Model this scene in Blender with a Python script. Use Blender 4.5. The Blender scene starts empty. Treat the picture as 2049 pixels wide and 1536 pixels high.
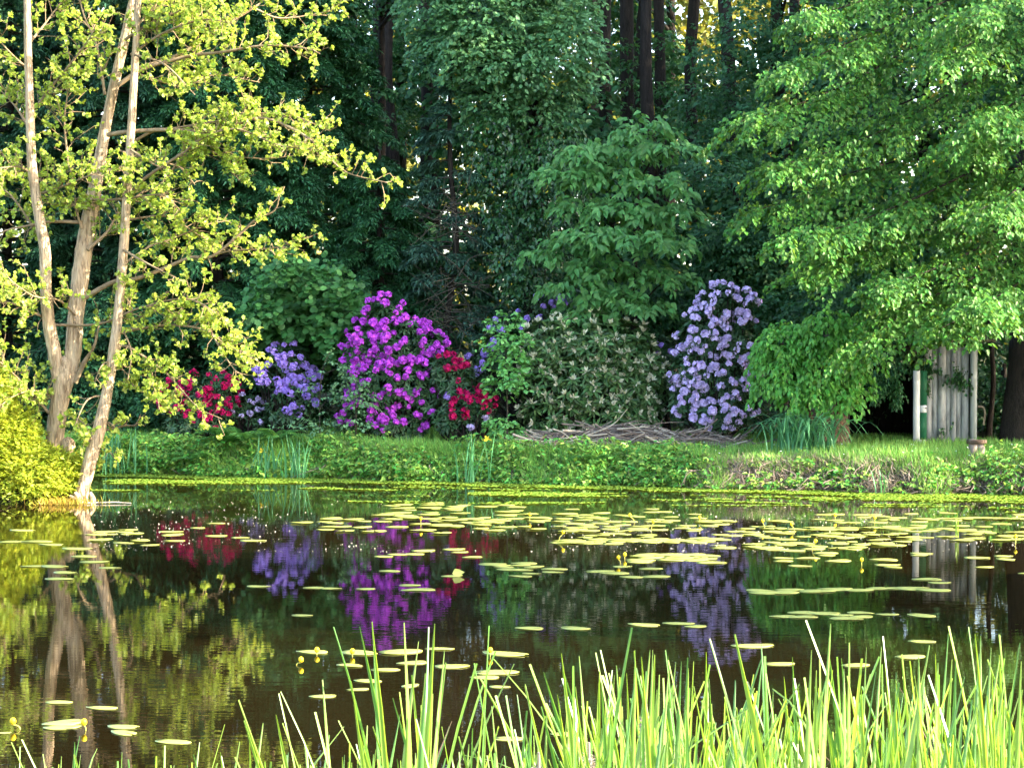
import bpy, math, random
import numpy as np
from mathutils import Vector, Matrix

rng = np.random.default_rng(11)
random.seed(11)
R = math.radians
scene = bpy.context.scene
COL = scene.collection

# ------------------------------------------------------------------ camera
FPX = 4100.0            # focal length in pixels of a 2049 px wide picture
CAMH = 2.0
PITCH = math.atan((768 - 650) / FPX)
cam_d = bpy.data.cameras.new('camera')
cam_d.sensor_width = 36.0
cam_d.lens = FPX / 2049 * 36.0
cam_d.clip_start = 0.1
cam_d.clip_end = 5000
cam = bpy.data.objects.new('camera', cam_d)
COL.objects.link(cam)
cam.location = (0, 0, CAMH)
cam.rotation_euler = (math.pi / 2 - PITCH, 0, 0)
scene.camera = cam

# ------------------------------------------------------------------ sky, sun, exposure
SUN_EL = 27.0
SUN_AZ = 106.0           # degrees clockwise from +Y: the sun stands to the right, slightly behind the camera
world = bpy.data.worlds.new('World')
scene.world = world
world.use_nodes = True
wn = world.node_tree
wn.nodes.clear()
w_out = wn.nodes.new('ShaderNodeOutputWorld')
w_bg = wn.nodes.new('ShaderNodeBackground')
w_sky = wn.nodes.new('ShaderNodeTexSky')
w_sky.sky_type = 'NISHITA'
w_sky.sun_disc = False
w_sky.sun_elevation = R(SUN_EL)
w_sky.sun_rotation = R(SUN_AZ)
w_sky.air_density = 1.0
w_sky.dust_density = 2.0
w_sky.ozone_density = 1.0
w_bg.inputs['Strength'].default_value = 0.15
wn.links.new(w_sky.outputs[0], w_bg.inputs['Color'])
wn.links.new(w_bg.outputs[0], w_out.inputs['Surface'])

sun_d = bpy.data.lights.new('sun', 'SUN')
sun_d.energy = 3.7
sun_d.angle = R(0.5)
sun_d.color = (1.0, 0.89, 0.70)
sun = bpy.data.objects.new('sun', sun_d)
COL.objects.link(sun)
to_sun = Vector((math.sin(R(SUN_AZ)) * math.cos(R(SUN_EL)), math.cos(R(SUN_AZ)) * math.cos(R(SUN_EL)), math.sin(R(SUN_EL))))
sun.rotation_euler = to_sun.to_track_quat('Z', 'Y').to_euler()

scene.view_settings.view_transform = 'Standard'
scene.view_settings.look = 'None'
scene.view_settings.exposure = 2.95
scene.view_settings.gamma = 1.0
scene.view_settings.use_curve_mapping = False
scene.render.engine = 'CYCLES'
cy = scene.cycles
cy.max_bounces = 6
cy.diffuse_bounces = 3
cy.glossy_bounces = 3
cy.transmission_bounces = 3
cy.transparent_max_bounces = 4
cy.caustics_reflective = False
cy.caustics_refractive = False
cy.sample_clamp_indirect = 6
cy.use_adaptive_sampling = True
cy.adaptive_threshold = 0.02
cy.use_denoising = True
try:
    cy.denoiser = 'OPENIMAGEDENOISE'
    cy.denoising_input_passes = 'RGB_ALBEDO_NORMAL'
except Exception:
    pass


# ------------------------------------------------------------------ helpers
def P(px, py, d):
    """photo pixel + distance -> point in the place"""
    xc = (px - 1024.5) / FPX
    yc = -(py - 768) / FPX
    c, s = math.cos(PITCH), math.sin(PITCH)
    dy = c + yc * s
    dz = -s + yc * c
    k = d / dy
    return np.array([xc * k, d, CAMH + dz * k])


def px2x(px, d):
    return (px - 1024.5) / FPX * d


def nz(v):
    v = np.asarray(v, float)
    return v / np.maximum(np.linalg.norm(v, axis=-1, keepdims=True), 1e-9)


class MB:
    """collects vertices and faces and links them as one mesh object"""
    def __init__(self):
        self.v, self.f, self.n = [], [], 0

    def add(self, v, f):
        v = np.asarray(v, float).reshape(-1, 3)
        f = np.asarray(f, int)
        self.v.append(v)
        self.f.append(f + self.n)
        self.n += len(v)
        return self

    def mesh(self, name, mat, smooth=False):
        me = bpy.data.meshes.new(name)
        if self.n:
            v = np.concatenate(self.v)
            loops = np.concatenate([f.ravel() for f in self.f])
            tot = np.concatenate([np.full(len(f), f.shape[1]) for f in self.f])
            start = np.concatenate([[0], np.cumsum(tot)[:-1]])
            me.vertices.add(len(v))
            me.vertices.foreach_set('co', v.astype(np.float32).ravel())
            me.loops.add(len(loops))
            me.loops.foreach_set('vertex_index', loops.astype(np.int32))
            me.polygons.add(len(tot))
            me.polygons.foreach_set('loop_start', start.astype(np.int32))
            me.polygons.foreach_set('loop_total', tot.astype(np.int32))
            if smooth:
                me.polygons.foreach_set('use_smooth', np.ones(len(tot), bool))
            me.update(calc_edges=True)
        me.materials.append(mat)
        return me

    def build(self, name, mat, parent=None, smooth=False):
        return link(name, self.mesh(name, mat, smooth), parent)


def link(name, me, parent=None, loc=None, rot=None, scale=None):
    o = bpy.data.objects.new(name, me)
    COL.objects.link(o)
    if loc is not None:
        o.location = [float(a) for a in loc]
    if rot is not None:
        o.rotation_euler = rot
    if scale is not None:
        o.scale = scale if hasattr(scale, '__len__') else (scale,) * 3
    if parent is not None:
        o.parent = parent
        if loc is None and rot is None and scale is None:
            # geometry was made in place: keep it there under a parent that has its own origin
            o.location = -Vector(parent.location)
    return o


def thing(name, label, cat, loc=(0, 0, 0), group=None):
    o = bpy.data.objects.new(name, None)
    COL.objects.link(o)
    o.empty_display_size = 0.2
    o.location = [float(a) for a in loc]
    return tag(o, label, cat, group)


def tag(o, label=None, cat=None, group=None, kind=None):
    if label: o['label'] = label
    if cat: o['category'] = cat
    if group: o['group'] = group
    if kind: o['kind'] = kind
    return o


def tube(mb, pts, rad, sides=7, cap=True, rough=0.0):
    pts = np.asarray(pts, float)
    n = len(pts)
    rad = np.broadcast_to(np.asarray(rad, float), (n,)) if np.ndim(rad) else np.full(n, rad)
    t = nz(np.gradient(pts, axis=0))
    ref = np.array([0, 1.0, 0.13]) if abs(t[0][2]) > 0.6 else np.array([0, 0.1, 1.0])
    u = nz(np.cross(t, ref))
    w = np.cross(t, u)
    a = np.linspace(0, 2 * math.pi, sides, endpoint=False)
    rr = rad[:, None] * (1 + rough * rng.normal(0, 1, (n, sides)))
    ring = pts[:, None, :] + rr[..., None] * (np.cos(a)[None, :, None] * u[:, None, :] + np.sin(a)[None, :, None] * w[:, None, :])
    v = ring.reshape(-1, 3)
    i = np.arange(n - 1)[:, None] * sides
    k = np.arange(sides)[None, :]
    k2 = (k + 1) % sides
    f = np.stack([i + k, i + k2, i + sides + k2, i + sides + k], -1).reshape(-1, 4)
    mb.add(v, f)
    if cap:
        base = (n - 1) * sides
        mb.add(np.vstack([ring[-1], pts[-1] + t[-1] * rad[-1] * 0.5]), np.array([[j, (j + 1) % sides, sides] for j in range(sides)]))
        mb.add(np.vstack([ring[0], pts[0]]), np.array([[(j + 1) % sides, j, sides] for j in range(sides)]))


def smooth_line(pts, m):
    """Catmull-Rom through the points, m samples"""
    p = np.asarray(pts, float)
    if len(p) == 2:
        t = np.linspace(0, 1, m)[:, None]
        return p[0] * (1 - t) + p[1] * t
    q = np.vstack([2 * p[0] - p[1], p, 2 * p[-1] - p[-2]])
    out = []
    for s in np.linspace(0, len(p) - 1 - 1e-6, m):
        i = int(s); t = s - i
        a, b, c, d = q[i], q[i + 1], q[i + 2], q[i + 3]
        out.append(0.5 * (2 * b + (c - a) * t + (2 * a - 5 * b + 4 * c - d) * t * t + (3 * b - a - 3 * c + d) * t ** 3))
    return np.array(out)


SHAPES = {
    # template points (along, across, fold) and faces
    'rhomb': (np.array([[0, 0, 0], [.42, .5, .1], [1, 0, -.06], [.42, -.5, .1]]), [[0, 3, 2], [0, 2, 1]]),
    'oval': (np.array([[0, 0, 0], [.22, .40, .07], [.68, .42, .05], [1, 0, -.08], [.68, -.42, .05], [.22, -.40, .07]]), [[0, 5, 4, 3], [0, 3, 2, 1]]),
    'round': (np.array([[0, 0, 0], [.2, .42, .05], [.65, .52, .03], [.96, .22, -.02], [.96, -.22, -.02], [.65, -.52, .03], [.2, -.42, .05]]),
              [[0, 6, 5, 4], [0, 4, 3, 3], [0, 3, 2, 1]]),
    'drop': (np.array([[0, 0, 0], [.25, .5, .09], [.6, .36, .05], [1, 0, -.14], [.6, -.36, .05], [.25, -.5, .09]]), [[0, 5, 4, 3], [0, 3, 2, 1]]),
    'blade': (np.array([[0, .5, 0], [0, -.5, 0], [.55, -.36, .0], [.55, .36, .0], [1, 0, -.12]]), [[0, 1, 2, 3], [3, 2, 4, 4]]),
    'petal': (np.array([[0, 0, 0], [.55, .5, .12], [1, .26, .0], [1, -.26, .0], [.55, -.5, .12]]), [[0, 4, 3, 3], [0, 3, 2, 2], [0, 2, 1, 1]]),
}


def leaves(mb, pos, axis, nrm, L, W, shape='rhomb'):
    pos = np.asarray(pos, float).reshape(-1, 3)
    n = len(pos)
    if n == 0:
        return
    axis = nz(np.asarray(axis, float).reshape(-1, 3))
    nrm = np.asarray(nrm, float).reshape(-1, 3)
    side = nz(np.cross(nrm, axis))
    up = np.cross(axis, side)
    L = np.broadcast_to(L, (n,)); W = np.broadcast_to(W, (n,))
    T, F = SHAPES[shape]
    v = (pos[:, None, :] + axis[:, None, :] * (T[None, :, 0] * L[:, None])[..., None]
         + side[:, None, :] * (T[None, :, 1] * W[:, None])[..., None]
         + up[:, None, :] * (T[None, :, 2] * L[:, None])[..., None])
    k = len(T)
    base = (np.arange(n) * k)[:, None]
    tri = [list(dict.fromkeys(f)) for f in F]
    off = 0
    vv = v.reshape(-1, 3)
    first = True
    for ln in sorted(set(len(f) for f in tri)):
        sel = np.array([f for f in tri if len(f) == ln])
        ff = (base[:, :, None] + sel[None]).reshape(-1, ln)
        if first:
            mb.add(vv, ff); first = False
        else:
            mb.f.append(ff + mb.n - len(vv))


def rnd(n, s=1.0):
    return rng.normal(0, s, (n, 3))


UP = np.array([0, 0, 1.0])


def sprays(mb, base, dirs, length, width, droop, nleaf, L, W, shape='rhomb', flat=0.35, hang=0.35, tiers=0.05, nb=(0, 0, 1)):
    """flat sprays of leaves: S sprays with nleaf leaves each"""
    base = np.asarray(base, float); S = len(base)
    if S == 0:
        return
    dirs = nz(dirs)
    length = np.broadcast_to(length, (S,)); width = np.broadcast_to(width, (S,))
    side = nz(np.cross(dirs, UP) + rnd(S, 0.15))
    t = rng.random((S, nleaf)) ** 0.8
    u = rng.uniform(-1, 1, (S, nleaf))
    prof = np.sin(np.clip(t * 0.85 + 0.15, 0, 1) * math.pi) * 0.8 + 0.2
    pos = (base[:, None, :] + dirs[:, None, :] * (t * length[:, None])[..., None]
           + side[:, None, :] * (u * prof * width[:, None])[..., None])
    pos[..., 2] -= droop * length[:, None] * t ** 2
    pos += rng.normal(0, 1, pos.shape) * np.array([.4, .4, 1.0]) * tiers * length[:, None, None]
    ax = dirs[:, None, :] * 0.7 + side[:, None, :] * (np.sign(u) * 0.7)[..., None] + rng.normal(0, .3, pos.shape)
    ax[..., 2] -= hang + droop * t
    nr = np.asarray(nb, float) + rng.normal(0, flat, pos.shape)
    m = S * nleaf
    sz = rng.uniform(.7, 1.2, m)
    leaves(mb, pos.reshape(-1, 3), ax.reshape(-1, 3), nr.reshape(-1, 3), L * sz, W * sz, shape)


def ellipsoid_pts(n, c, r, front=None, shell=(0.6, 1.0), low=-1.0):
    d = nz(rng.normal(0, 1, (n * 3, 3)))
    d = d[d[:, 2] > low]
    if front is not None:
        d = d[d[:, 1] < front]
    d = d[:n]
    s = rng.uniform(shell[0], shell[1], (len(d), 1))
    return np.asarray(c) + d * s * np.asarray(r), d


# ------------------------------------------------------------------ materials
def new_mat(name):
    m = bpy.data.materials.new(name)
    m.use_nodes = True
    nt = m.node_tree
    nt.nodes.clear()
    out = nt.nodes.new('ShaderNodeOutputMaterial')
    return m, nt, out


def leaf_mat(name, col, trans=0.35, tcol=None, var=0.35, hue=0.03, rough=0.5, spec=0.35):
    m, nt, out = new_mat(name)
    N, Lk = nt.nodes.new, nt.links.new
    geo = N('ShaderNodeNewGeometry')
    h = N('ShaderNodeHueSaturation')
    h.inputs['Color'].default_value = (*col, 1)
    mr = N('ShaderNodeMapRange'); mr.inputs['To Min'].default_value = 1 - var; mr.inputs['To Max'].default_value = 1 + var
    Lk(geo.outputs['Random Per Island'], mr.inputs['Value'])
    Lk(mr.outputs[0], h.inputs['Value'])
    mul = N('ShaderNodeMath'); mul.operation = 'MULTIPLY'; mul.inputs[1].default_value = 7.31
    fr = N('ShaderNodeMath'); fr.operation = 'FRACT'
    mh = N('ShaderNodeMapRange'); mh.inputs['To Min'].default_value = 0.5 - hue; mh.inputs['To Max'].default_value = 0.5 + hue
    Lk(geo.outputs['Random Per Island'], mul.inputs[0]); Lk(mul.outputs[0], fr.inputs[0]); Lk(fr.outputs[0], mh.inputs['Value'])
    Lk(mh.outputs[0], h.inputs['Hue'])
    b = N('ShaderNodeBsdfPrincipled')
    b.inputs['Roughness'].default_value = rough
    b.inputs['Specular IOR Level'].default_value = spec
    Lk(h.outputs[0], b.inputs['Base Color'])
    tr = N('ShaderNodeBsdfTranslucent')
    h2 = N('ShaderNodeHueSaturation')
    tcol = tcol or (col[0] * 1.7, col[1] * 1.6, col[2] * 0.8)
    h2.inputs['Color'].default_value = (*tcol, 1)
    Lk(mr.outputs[0], h2.inputs['Value']); Lk(mh.outputs[0], h2.inputs['Hue'])
    Lk(h2.outputs[0], tr.inputs['Color'])
    mx = N('ShaderNodeMixShader'); mx.inputs[0].default_value = trans
    Lk(b.outputs[0], mx.inputs[1]); Lk(tr.outputs[0], mx.inputs[2])
    Lk(mx.outputs[0], out.inputs['Surface'])
    return m


def noise_mat(name, c1, c2, scale=4.0, detail=6, rough=0.85, stretch=(1, 1, 1), bump=0.3, bscale=None, spec=0.2, c3=None, dist=0.02):
    m, nt, out = new_mat(name)
    N, Lk = nt.nodes.new, nt.links.new
    tc = N('ShaderNodeTexCoord')
    mp = N('ShaderNodeMapping'); mp.inputs['Scale'].default_value = stretch
    Lk(tc.outputs['Object'], mp.inputs['Vector'])
    no = N('ShaderNodeTexNoise'); no.inputs['Scale'].default_value = scale; no.inputs['Detail'].default_value = detail
    no.inputs['Roughness'].default_value = 0.65
    Lk(mp.outputs[0], no.inputs['Vector'])
    cr = N('ShaderNodeValToRGB')
    cr.color_ramp.elements[0].position = 0.3; cr.color_ramp.elements[0].color = (*c1, 1)
    cr.color_ramp.elements[1].position = 0.7; cr.color_ramp.elements[1].color = (*c2, 1)
    if c3:
        e = cr.color_ramp.elements.new(0.52); e.color = (*c3, 1)
    Lk(no.outputs[0], cr.inputs[0])
    b = N('ShaderNodeBsdfPrincipled'); b.inputs['Roughness'].default_value = rough; b.inputs['Specular IOR Level'].default_value = spec
    Lk(cr.outputs[0], b.inputs['Base Color'])
    if bump:
        n2 = N('ShaderNodeTexNoise'); n2.inputs['Scale'].default_value = bscale or scale * 3; n2.inputs['Detail'].default_value = 5
        Lk(mp.outputs[0], n2.inputs['Vector'])
        bp = N('ShaderNodeBump'); bp.inputs['Strength'].default_value = bump; bp.inputs['Distance'].default_value = dist
        Lk(n2.outputs[0], bp.inputs['Height']); Lk(bp.outputs[0], b.inputs['Normal'])
    Lk(b.outputs[0], out.inputs['Surface'])
    return m


def water_mat():
    m, nt, out = new_mat('pond_water')
    N, Lk = nt.nodes.new, nt.links.new
    tc = N('ShaderNodeTexCoord')
    b = N('ShaderNodeBsdfPrincipled')
    b.inputs['Roughness'].default_value = 0.012
    b.inputs['IOR'].default_value = 1.333
    no = N('ShaderNodeTexNoise'); no.inputs['Scale'].default_value = 0.35; no.inputs['Detail'].default_value = 3
    Lk(tc.outputs['Object'], no.inputs['Vector'])
    cr = N('ShaderNodeValToRGB')
    cr.color_ramp.elements[0].position = .3; cr.color_ramp.elements[0].color = (.0075, .0052, .0017, 1)
    cr.color_ramp.elements[1].position = .75; cr.color_ramp.elements[1].color = (.0125, .0088, .0028, 1)
    Lk(no.outputs[0], cr.inputs[0]); Lk(cr.outputs[0], b.inputs['Base Color'])
    # small wind ripples, stronger in patches
    mp = N('ShaderNodeMapping'); mp.inputs['Scale'].default_value = (1.3, 6.0, 1)
    Lk(tc.outputs['Object'], mp.inputs['Vector'])
    r1 = N('ShaderNodeTexNoise'); r1.inputs['Scale'].default_value = 2.2; r1.inputs['Detail'].default_value = 2.5
    Lk(mp.outputs[0], r1.inputs['Vector'])
    mp2 = N('ShaderNodeMapping'); mp2.inputs['Scale'].default_value = (.12, .35, 1)
    Lk(tc.outputs['Object'], mp2.inputs['Vector'])
    r2 = N('ShaderNodeTexNoise'); r2.inputs['Scale'].default_value = 1.0; r2.inputs['Detail'].default_value = 2
    Lk(mp2.outputs[0], r2.inputs['Vector'])
    mr = N('ShaderNodeMapRange'); mr.inputs['From Min'].default_value = .35; mr.inputs['From Max'].default_value = .65
    mr.inputs['To Min'].default_value = .25; mr.inputs['To Max'].default_value = 1.0
    Lk(r2.outputs[0], mr.inputs['Value'])
    mu = N('ShaderNodeMath'); mu.operation = 'MULTIPLY'
    Lk(r1.outputs[0], mu.inputs[0]); Lk(mr.outputs[0], mu.inputs[1])
    bp = N('ShaderNodeBump'); bp.inputs['Strength'].default_value = 1.0; bp.inputs['Distance'].default_value = 0.0006
    Lk(mu.outputs[0], bp.inputs['Height']); Lk(bp.outputs[0], b.inputs['Normal'])
    Lk(b.outputs[0], out.inputs['Surface'])
    return m


def petal_mat(name, col, tcol=None, var=.25):
    return leaf_mat(name, col, trans=.3, tcol=tcol or col, var=var, hue=.012, rough=.6, spec=.2)


M = {}
M['water'] = water_mat()
M['soil'] = noise_mat('forest_soil', (.022, .016, .009), (.06, .05, .022), 2.5, bump=.6, c3=(.032, .04, .012))
M['bark_alder'] = noise_mat('alder_bark', (.15, .095, .052), (.60, .46, .30), 10, stretch=(3, 3, .45), bump=.9, bscale=16, c3=(.47, .34, .21), dist=.05)
M['bark_dark'] = noise_mat('dark_bark', (.012, .009, .007), (.042, .032, .024), 8, stretch=(3, 3, .5), bump=.8, dist=.04)
M['bark_warm'] = noise_mat('reddish_bark', (.05, .032, .022), (.17, .11, .075), 8, stretch=(3, 3, .5), bump=.8, dist=.04)
M['twig'] = noise_mat('twig_bark', (.17, .115, .065), (.33, .24, .14), 12, bump=0)
M['twig_dark'] = noise_mat('dead_twig', (.03, .026, .018), (.08, .07, .05), 12, bump=0)
M['alder'] = leaf_mat('alder_leaf', (.29, .38, .06), .42, (.47, .58, .065), var=.35, hue=.02, rough=.45, spec=.4)
M['willow'] = leaf_mat('bank_bush_leaf', (.36, .43, .045), .40, (.58, .62, .05), hue=.025)
M['linden'] = leaf_mat('linden_leaf', (.062, .185, .024), .30, (.16, .28, .02), var=.4, hue=.02)
M['beech'] = leaf_mat('beech_leaf', (.04, .135, .04), .35, (.065, .18, .04), var=.35)
M['mid'] = leaf_mat('broad_leaf', (.11, .28, .075), .35, (.18, .38, .07), var=.3, hue=.015)
M['oak'] = leaf_mat('oak_leaf', (.105, .255, .10), .35, (.15, .3, .08), var=.35, hue=.02)
M['ivy'] = leaf_mat('ivy_leaf', (.036, .115, .03), .15, (.07, .15, .03), var=.5, hue=.03, rough=.3, spec=.5)
M['spruce'] = leaf_mat('spruce_needle', (.026, .088, .036), .12, (.02, .06, .03), var=.4, hue=.02)
M['fir'] = leaf_mat('fir_needle', (.045, .11, .065), .1, (.04, .09, .06), var=.4, hue=.02)
M['hemlock'] = leaf_mat('hemlock_needle', (.038, .14, .045), .15, (.03, .09, .03), var=.45, hue=.02)
M['hazel'] = leaf_mat('hazel_leaf', (.065, .2, .05), .35, (.07, .2, .04), var=.3, hue=.015)
M['laurel'] = leaf_mat('glossy_leaf', (.12, .37, .055), .35, (.17, .32, .03), var=.3, hue=.015, rough=.4, spec=.4)
M['rhodo_leaf'] = leaf_mat('rhododendron_leaf', (.04, .095, .035), .12, (.05, .09, .02), var=.4, hue=.03, rough=.4, spec=.4)
M['rhodo_pale'] = leaf_mat('pale_rhododendron_leaf', (.085, .165, .05), .12, (.09, .15, .03), var=.55, hue=.03, rough=.42, spec=.35)
M['cream_bud'] = petal_mat('cream_bud', (.78, .74, .55))
M['purple'] = petal_mat('magenta_purple_petal', (.58, .09, .66), (.6, .09, .72), var=.4)
M['violet'] = petal_mat('violet_petal', (.50, .33, .82), (.5, .32, .82))
M['lilac'] = petal_mat('lilac_petal', (.70, .57, .86), (.68, .54, .86), var=.3)
M['red'] = petal_mat('crimson_petal', (.54, .012, .12), (.58, .015, .13), var=.5)
M['sapling'] = leaf_mat('sapling_leaf', (.19, .48, .14), .4, (.2, .42, .08), var=.25, hue=.015)
M['pale_shrub'] = leaf_mat('pale_shrub_leaf', (.13, .28, .13), .35, (.18, .32, .1), var=.3, hue=.015)
M['grass'] = leaf_mat('grass_blade', (.17, .36, .06), .3, (.25, .42, .06), var=.4, hue=.03)
M['herb'] = leaf_mat('bank_herb_leaf', (.15, .32, .05), .3, (.19, .35, .045), var=.55, hue=.05)
M['drygrass'] = leaf_mat('dry_grass', (.27, .22, .16), .2, (.27, .22, .14), var=.4, hue=.02)
M['iris_leaf'] = leaf_mat('iris_leaf', (.085, .27, .12), .3, (.12, .3, .09), var=.3, hue=.015)
M['fern'] = leaf_mat('fern_leaf', (.08, .22, .045), .35, (.14, .3, .05), var=.25, hue=.015)
M['cattail'] = leaf_mat('cattail_blade', (.15, .26, .05), .42, (.27, .45, .03), var=.3, hue=.025, rough=.33, spec=.6)
M['cattail_dark'] = leaf_mat('young_cattail_blade', (.07, .19, .045), .4, (.14, .32, .03), var=.3, hue=.02, rough=.3, spec=.6)
M['dead_reed'] = leaf_mat('dead_reed_blade', (.065, .045, .02), .2, (.08, .05, .02), var=.3)
M['fluff'] = noise_mat('cattail_fluff', (.28, .2, .13), (.62, .54, .46), 30, bump=.6)
M['pad'] = leaf_mat('lily_pad', (.36, .39, .085), .12, (.3, .36, .04), var=.12, hue=.012, rough=.42, spec=.45)
M['lily'] = leaf_mat('yellow_lily', (.85, .62, .02), .25, (.8, .5, .02), var=.1, hue=.01)
M['stalk'] = leaf_mat('lily_stalk', (.42, .42, .07), .1, var=.1)
M['duckweed'] = leaf_mat('duckweed', (.17, .27, .03), .1, var=.2, hue=.02)
M['speck'] = noise_mat('pollen_speck', (.5, .45, .33), (.6, .55, .42), 10, bump=0)
M['stick'] = noise_mat('brushwood', (.09, .065, .055), (.25, .2, .165), 9, stretch=(1, 1, 1), bump=.2)
M['stick_pale'] = noise_mat('bare_pale_stick', (.33, .27, .2), (.5, .43, .34), 9, bump=.2)
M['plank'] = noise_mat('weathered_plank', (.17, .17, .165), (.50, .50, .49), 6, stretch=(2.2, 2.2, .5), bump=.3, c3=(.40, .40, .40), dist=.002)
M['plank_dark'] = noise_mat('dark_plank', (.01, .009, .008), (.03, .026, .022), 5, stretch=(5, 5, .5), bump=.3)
M['white'] = noise_mat('white_paint', (.66, .68, .7), (.8, .8, .8), 6, bump=.1, rough=.6, dist=.001)
M['green_paint'] = noise_mat('green_paint', (.012, .09, .045), (.02, .13, .06), 4, bump=.1, rough=.6, dist=.001)
M['shed_post'] = noise_mat('pale_post', (.3, .32, .29), (.52, .53, .5), 5, stretch=(5, 5, .4), bump=.3, dist=.002)
M['roof'] = noise_mat('mossy_roof', (.03, .035, .02), (.08, .08, .05), 5, bump=.5)
M['far_leaf'] = leaf_mat('sunlit_wood_leaf', (.19, .20, .025), .4, (.32, .31, .03), var=.35, hue=.03)
M['shade_leaf'] = leaf_mat('tall_tree_leaf', (.05, .1, .025), .25, var=.3)
M['metal'] = noise_mat('dark_metal', (.03, .03, .03), (.06, .06, .06), 10, bump=0, rough=.4)
M['log'] = noise_mat('cut_wood', (.25, .17, .1), (.5, .38, .25), 8, bump=.2)

# ------------------------------------------------------------------ ground and water
SH = np.array([[-30, 27.6], [px2x(190, 27.7), 27.7], [px2x(500, 27.0), 27.0], [px2x(800, 26.4), 26.4], [px2x(1024, 25.9), 25.9],
               [px2x(1300, 25.3), 25.3], [px2x(1700, 24.5), 24.5], [px2x(2049, 24.0), 24.0], [9, 23.4], [40, 23.0]])


def far_shore(x):
    return np.interp(x, SH[:, 0], SH[:, 1])


def land_d(x, y):
    wob = 0.10 * np.sin(x * 3.1) + 0.06 * np.sin(x * 7.7 + 1) + 0.05 * np.sin(y * 5.0)
    far = y - far_shore(x) + wob
    pen = np.minimum(y - 22.95 + wob * .4, (-4.72 - (y - 23) * .22) - x)
    near = 2.7 - y
    right = x - 8.6 + wob
    left = -11 - x
    return np.maximum.reduce([far, pen, near, right, left])


def ground(x, y):
    x = np.asarray(x, float); y = np.asarray(y, float)
    d = land_d(x, y)
    z = np.where(d < 0, np.maximum(-.7, d * .9), 0)
    t = np.clip(d / .55, 0, 1)
    z = z + .33 * (t * t * (3 - 2 * t)) + np.clip(d - .5, 0, 8) * .022
    z = z + np.where(y > 33, np.clip(y - 33, 0, 60) * .045, 0)
    z = z + np.where(d > .3, .03 * np.sin(x * 1.7 + y) * np.sin(y * 1.3), 0)
    return z


def build_ground():
    xs = np.concatenate([-np.geomspace(1800, 16, 16), np.arange(-15, 15.01, .2), np.geomspace(16, 1800, 16)])
    ys = np.concatenate([-np.geomspace(1800, 12, 14), np.arange(-10, 22, .5), np.arange(22, 34, .16), np.arange(34, 70, .8), np.geomspace(72, 2400, 18)])
    X, Y = np.meshgrid(xs, ys)
    Z = ground(X, Y)
    v = np.stack([X, Y, Z], -1).reshape(-1, 3)
    nx, ny = len(xs), len(ys)
    i = (np.arange(ny - 1)[:, None] * nx + np.arange(nx - 1)[None]).ravel()
    f = np.stack([i, i + 1, i + nx + 1, i + nx], -1)
    o = MB().add(v, f).build('ground', M['soil'], smooth=True)
    tag(o, kind='structure')
    w = MB().add([[-13, 1.5, 0], [13, 1.5, 0], [13, 29, 0], [-13, 29, 0]], [[0, 1, 2, 3]]).build('pond_water', M['water'])
    tag(w, kind='structure')


rng = np.random.default_rng(101)
build_ground()


def on_ground(px, d):
    x = px2x(px, d)
    return np.array([x, d, float(ground(x, d))])


# ------------------------------------------------------------------ left alder
def add_twigs(wood, leaf, line, r_here, spacing, tl, lmat_size=.043, t0=0.15, per=12, up=.25, gap=0.0):
    """side twigs with leaf clusters along a limb"""
    seg = np.linalg.norm(np.diff(line, axis=0), axis=1)
    cum = np.concatenate([[0], np.cumsum(seg)])
    tot = cum[-1]
    s = t0 * tot
    lp, la, ln, ls = [], [], [], []
    while s < tot:
        i = min(np.searchsorted(cum, s) - 1, len(seg) - 1); i = max(i, 0)
        f = (s - cum[i]) / seg[i]
        p = line[i] * (1 - f) + line[i + 1] * f
        td = nz(line[i + 1] - line[i])
        q = nz(np.cross(td, rng.normal(0, 1, 3)))
        d = nz(td * rng.uniform(.3, .9) + q * rng.uniform(.6, 1.0) + UP * up * rng.uniform(-.6, 1.2))
        ln_ = tl * rng.uniform(.45, 1.25) * (1.05 - .45 * s / tot)
        bend = rng.normal(0, .22, 3) + np.array([0, 0, .12])
        tw = np.array([p, p + d * ln_ * .5 + bend * ln_ * .12, p + nz(d + bend) * ln_])
        tube(wood, tw, [max(.0045, r_here * .3), .004, .002], 4, cap=False)
        nsub = max(2, int(ln_ / .085))
        for k in range(nsub):
            if rng.random() < gap:
                continue
            ft = (k + 1) / nsub
            a = tw[0] * (1 - ft) ** 2 + 2 * tw[1] * ft * (1 - ft) + tw[2] * ft ** 2
            sd = nz(d * .6 + rng.normal(0, .7, 3) + UP * .15)
            sl = rng.uniform(.06, .19)
            e = a + sd * sl
            tube(wood, np.array([a, e]), [.003, .0018], 3, cap=False)
            m = rng.integers(per - 2, per + 2)
            ang = rng.uniform(0, 6.28) + np.arange(m) * 2.39
            u = nz(np.cross(sd, UP + rng.normal(0, .1, 3))); w_ = np.cross(sd, u)
            ax = (np.cos(ang)[:, None] * u + np.sin(ang)[:, None] * w_) * .8 + sd * rng.uniform(.1, .9, (m, 1)) + UP * .1
            lp.append(a + sd * sl * rng.uniform(.1, 1, (m, 1)))
            la.append(ax); ln.append(sd * .5 + UP * .8 + rng.normal(0, .5, (m, 3))); ls.append(rng.uniform(.65, 1.2, m) * lmat_size)
        s += spacing * rng.uniform(.6, 1.4)
    if lp:
        ls = np.concatenate(ls)
        leaves(leaf, np.concatenate(lp), np.concatenate(la), np.concatenate(ln), ls, ls * .86, 'round')


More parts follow.
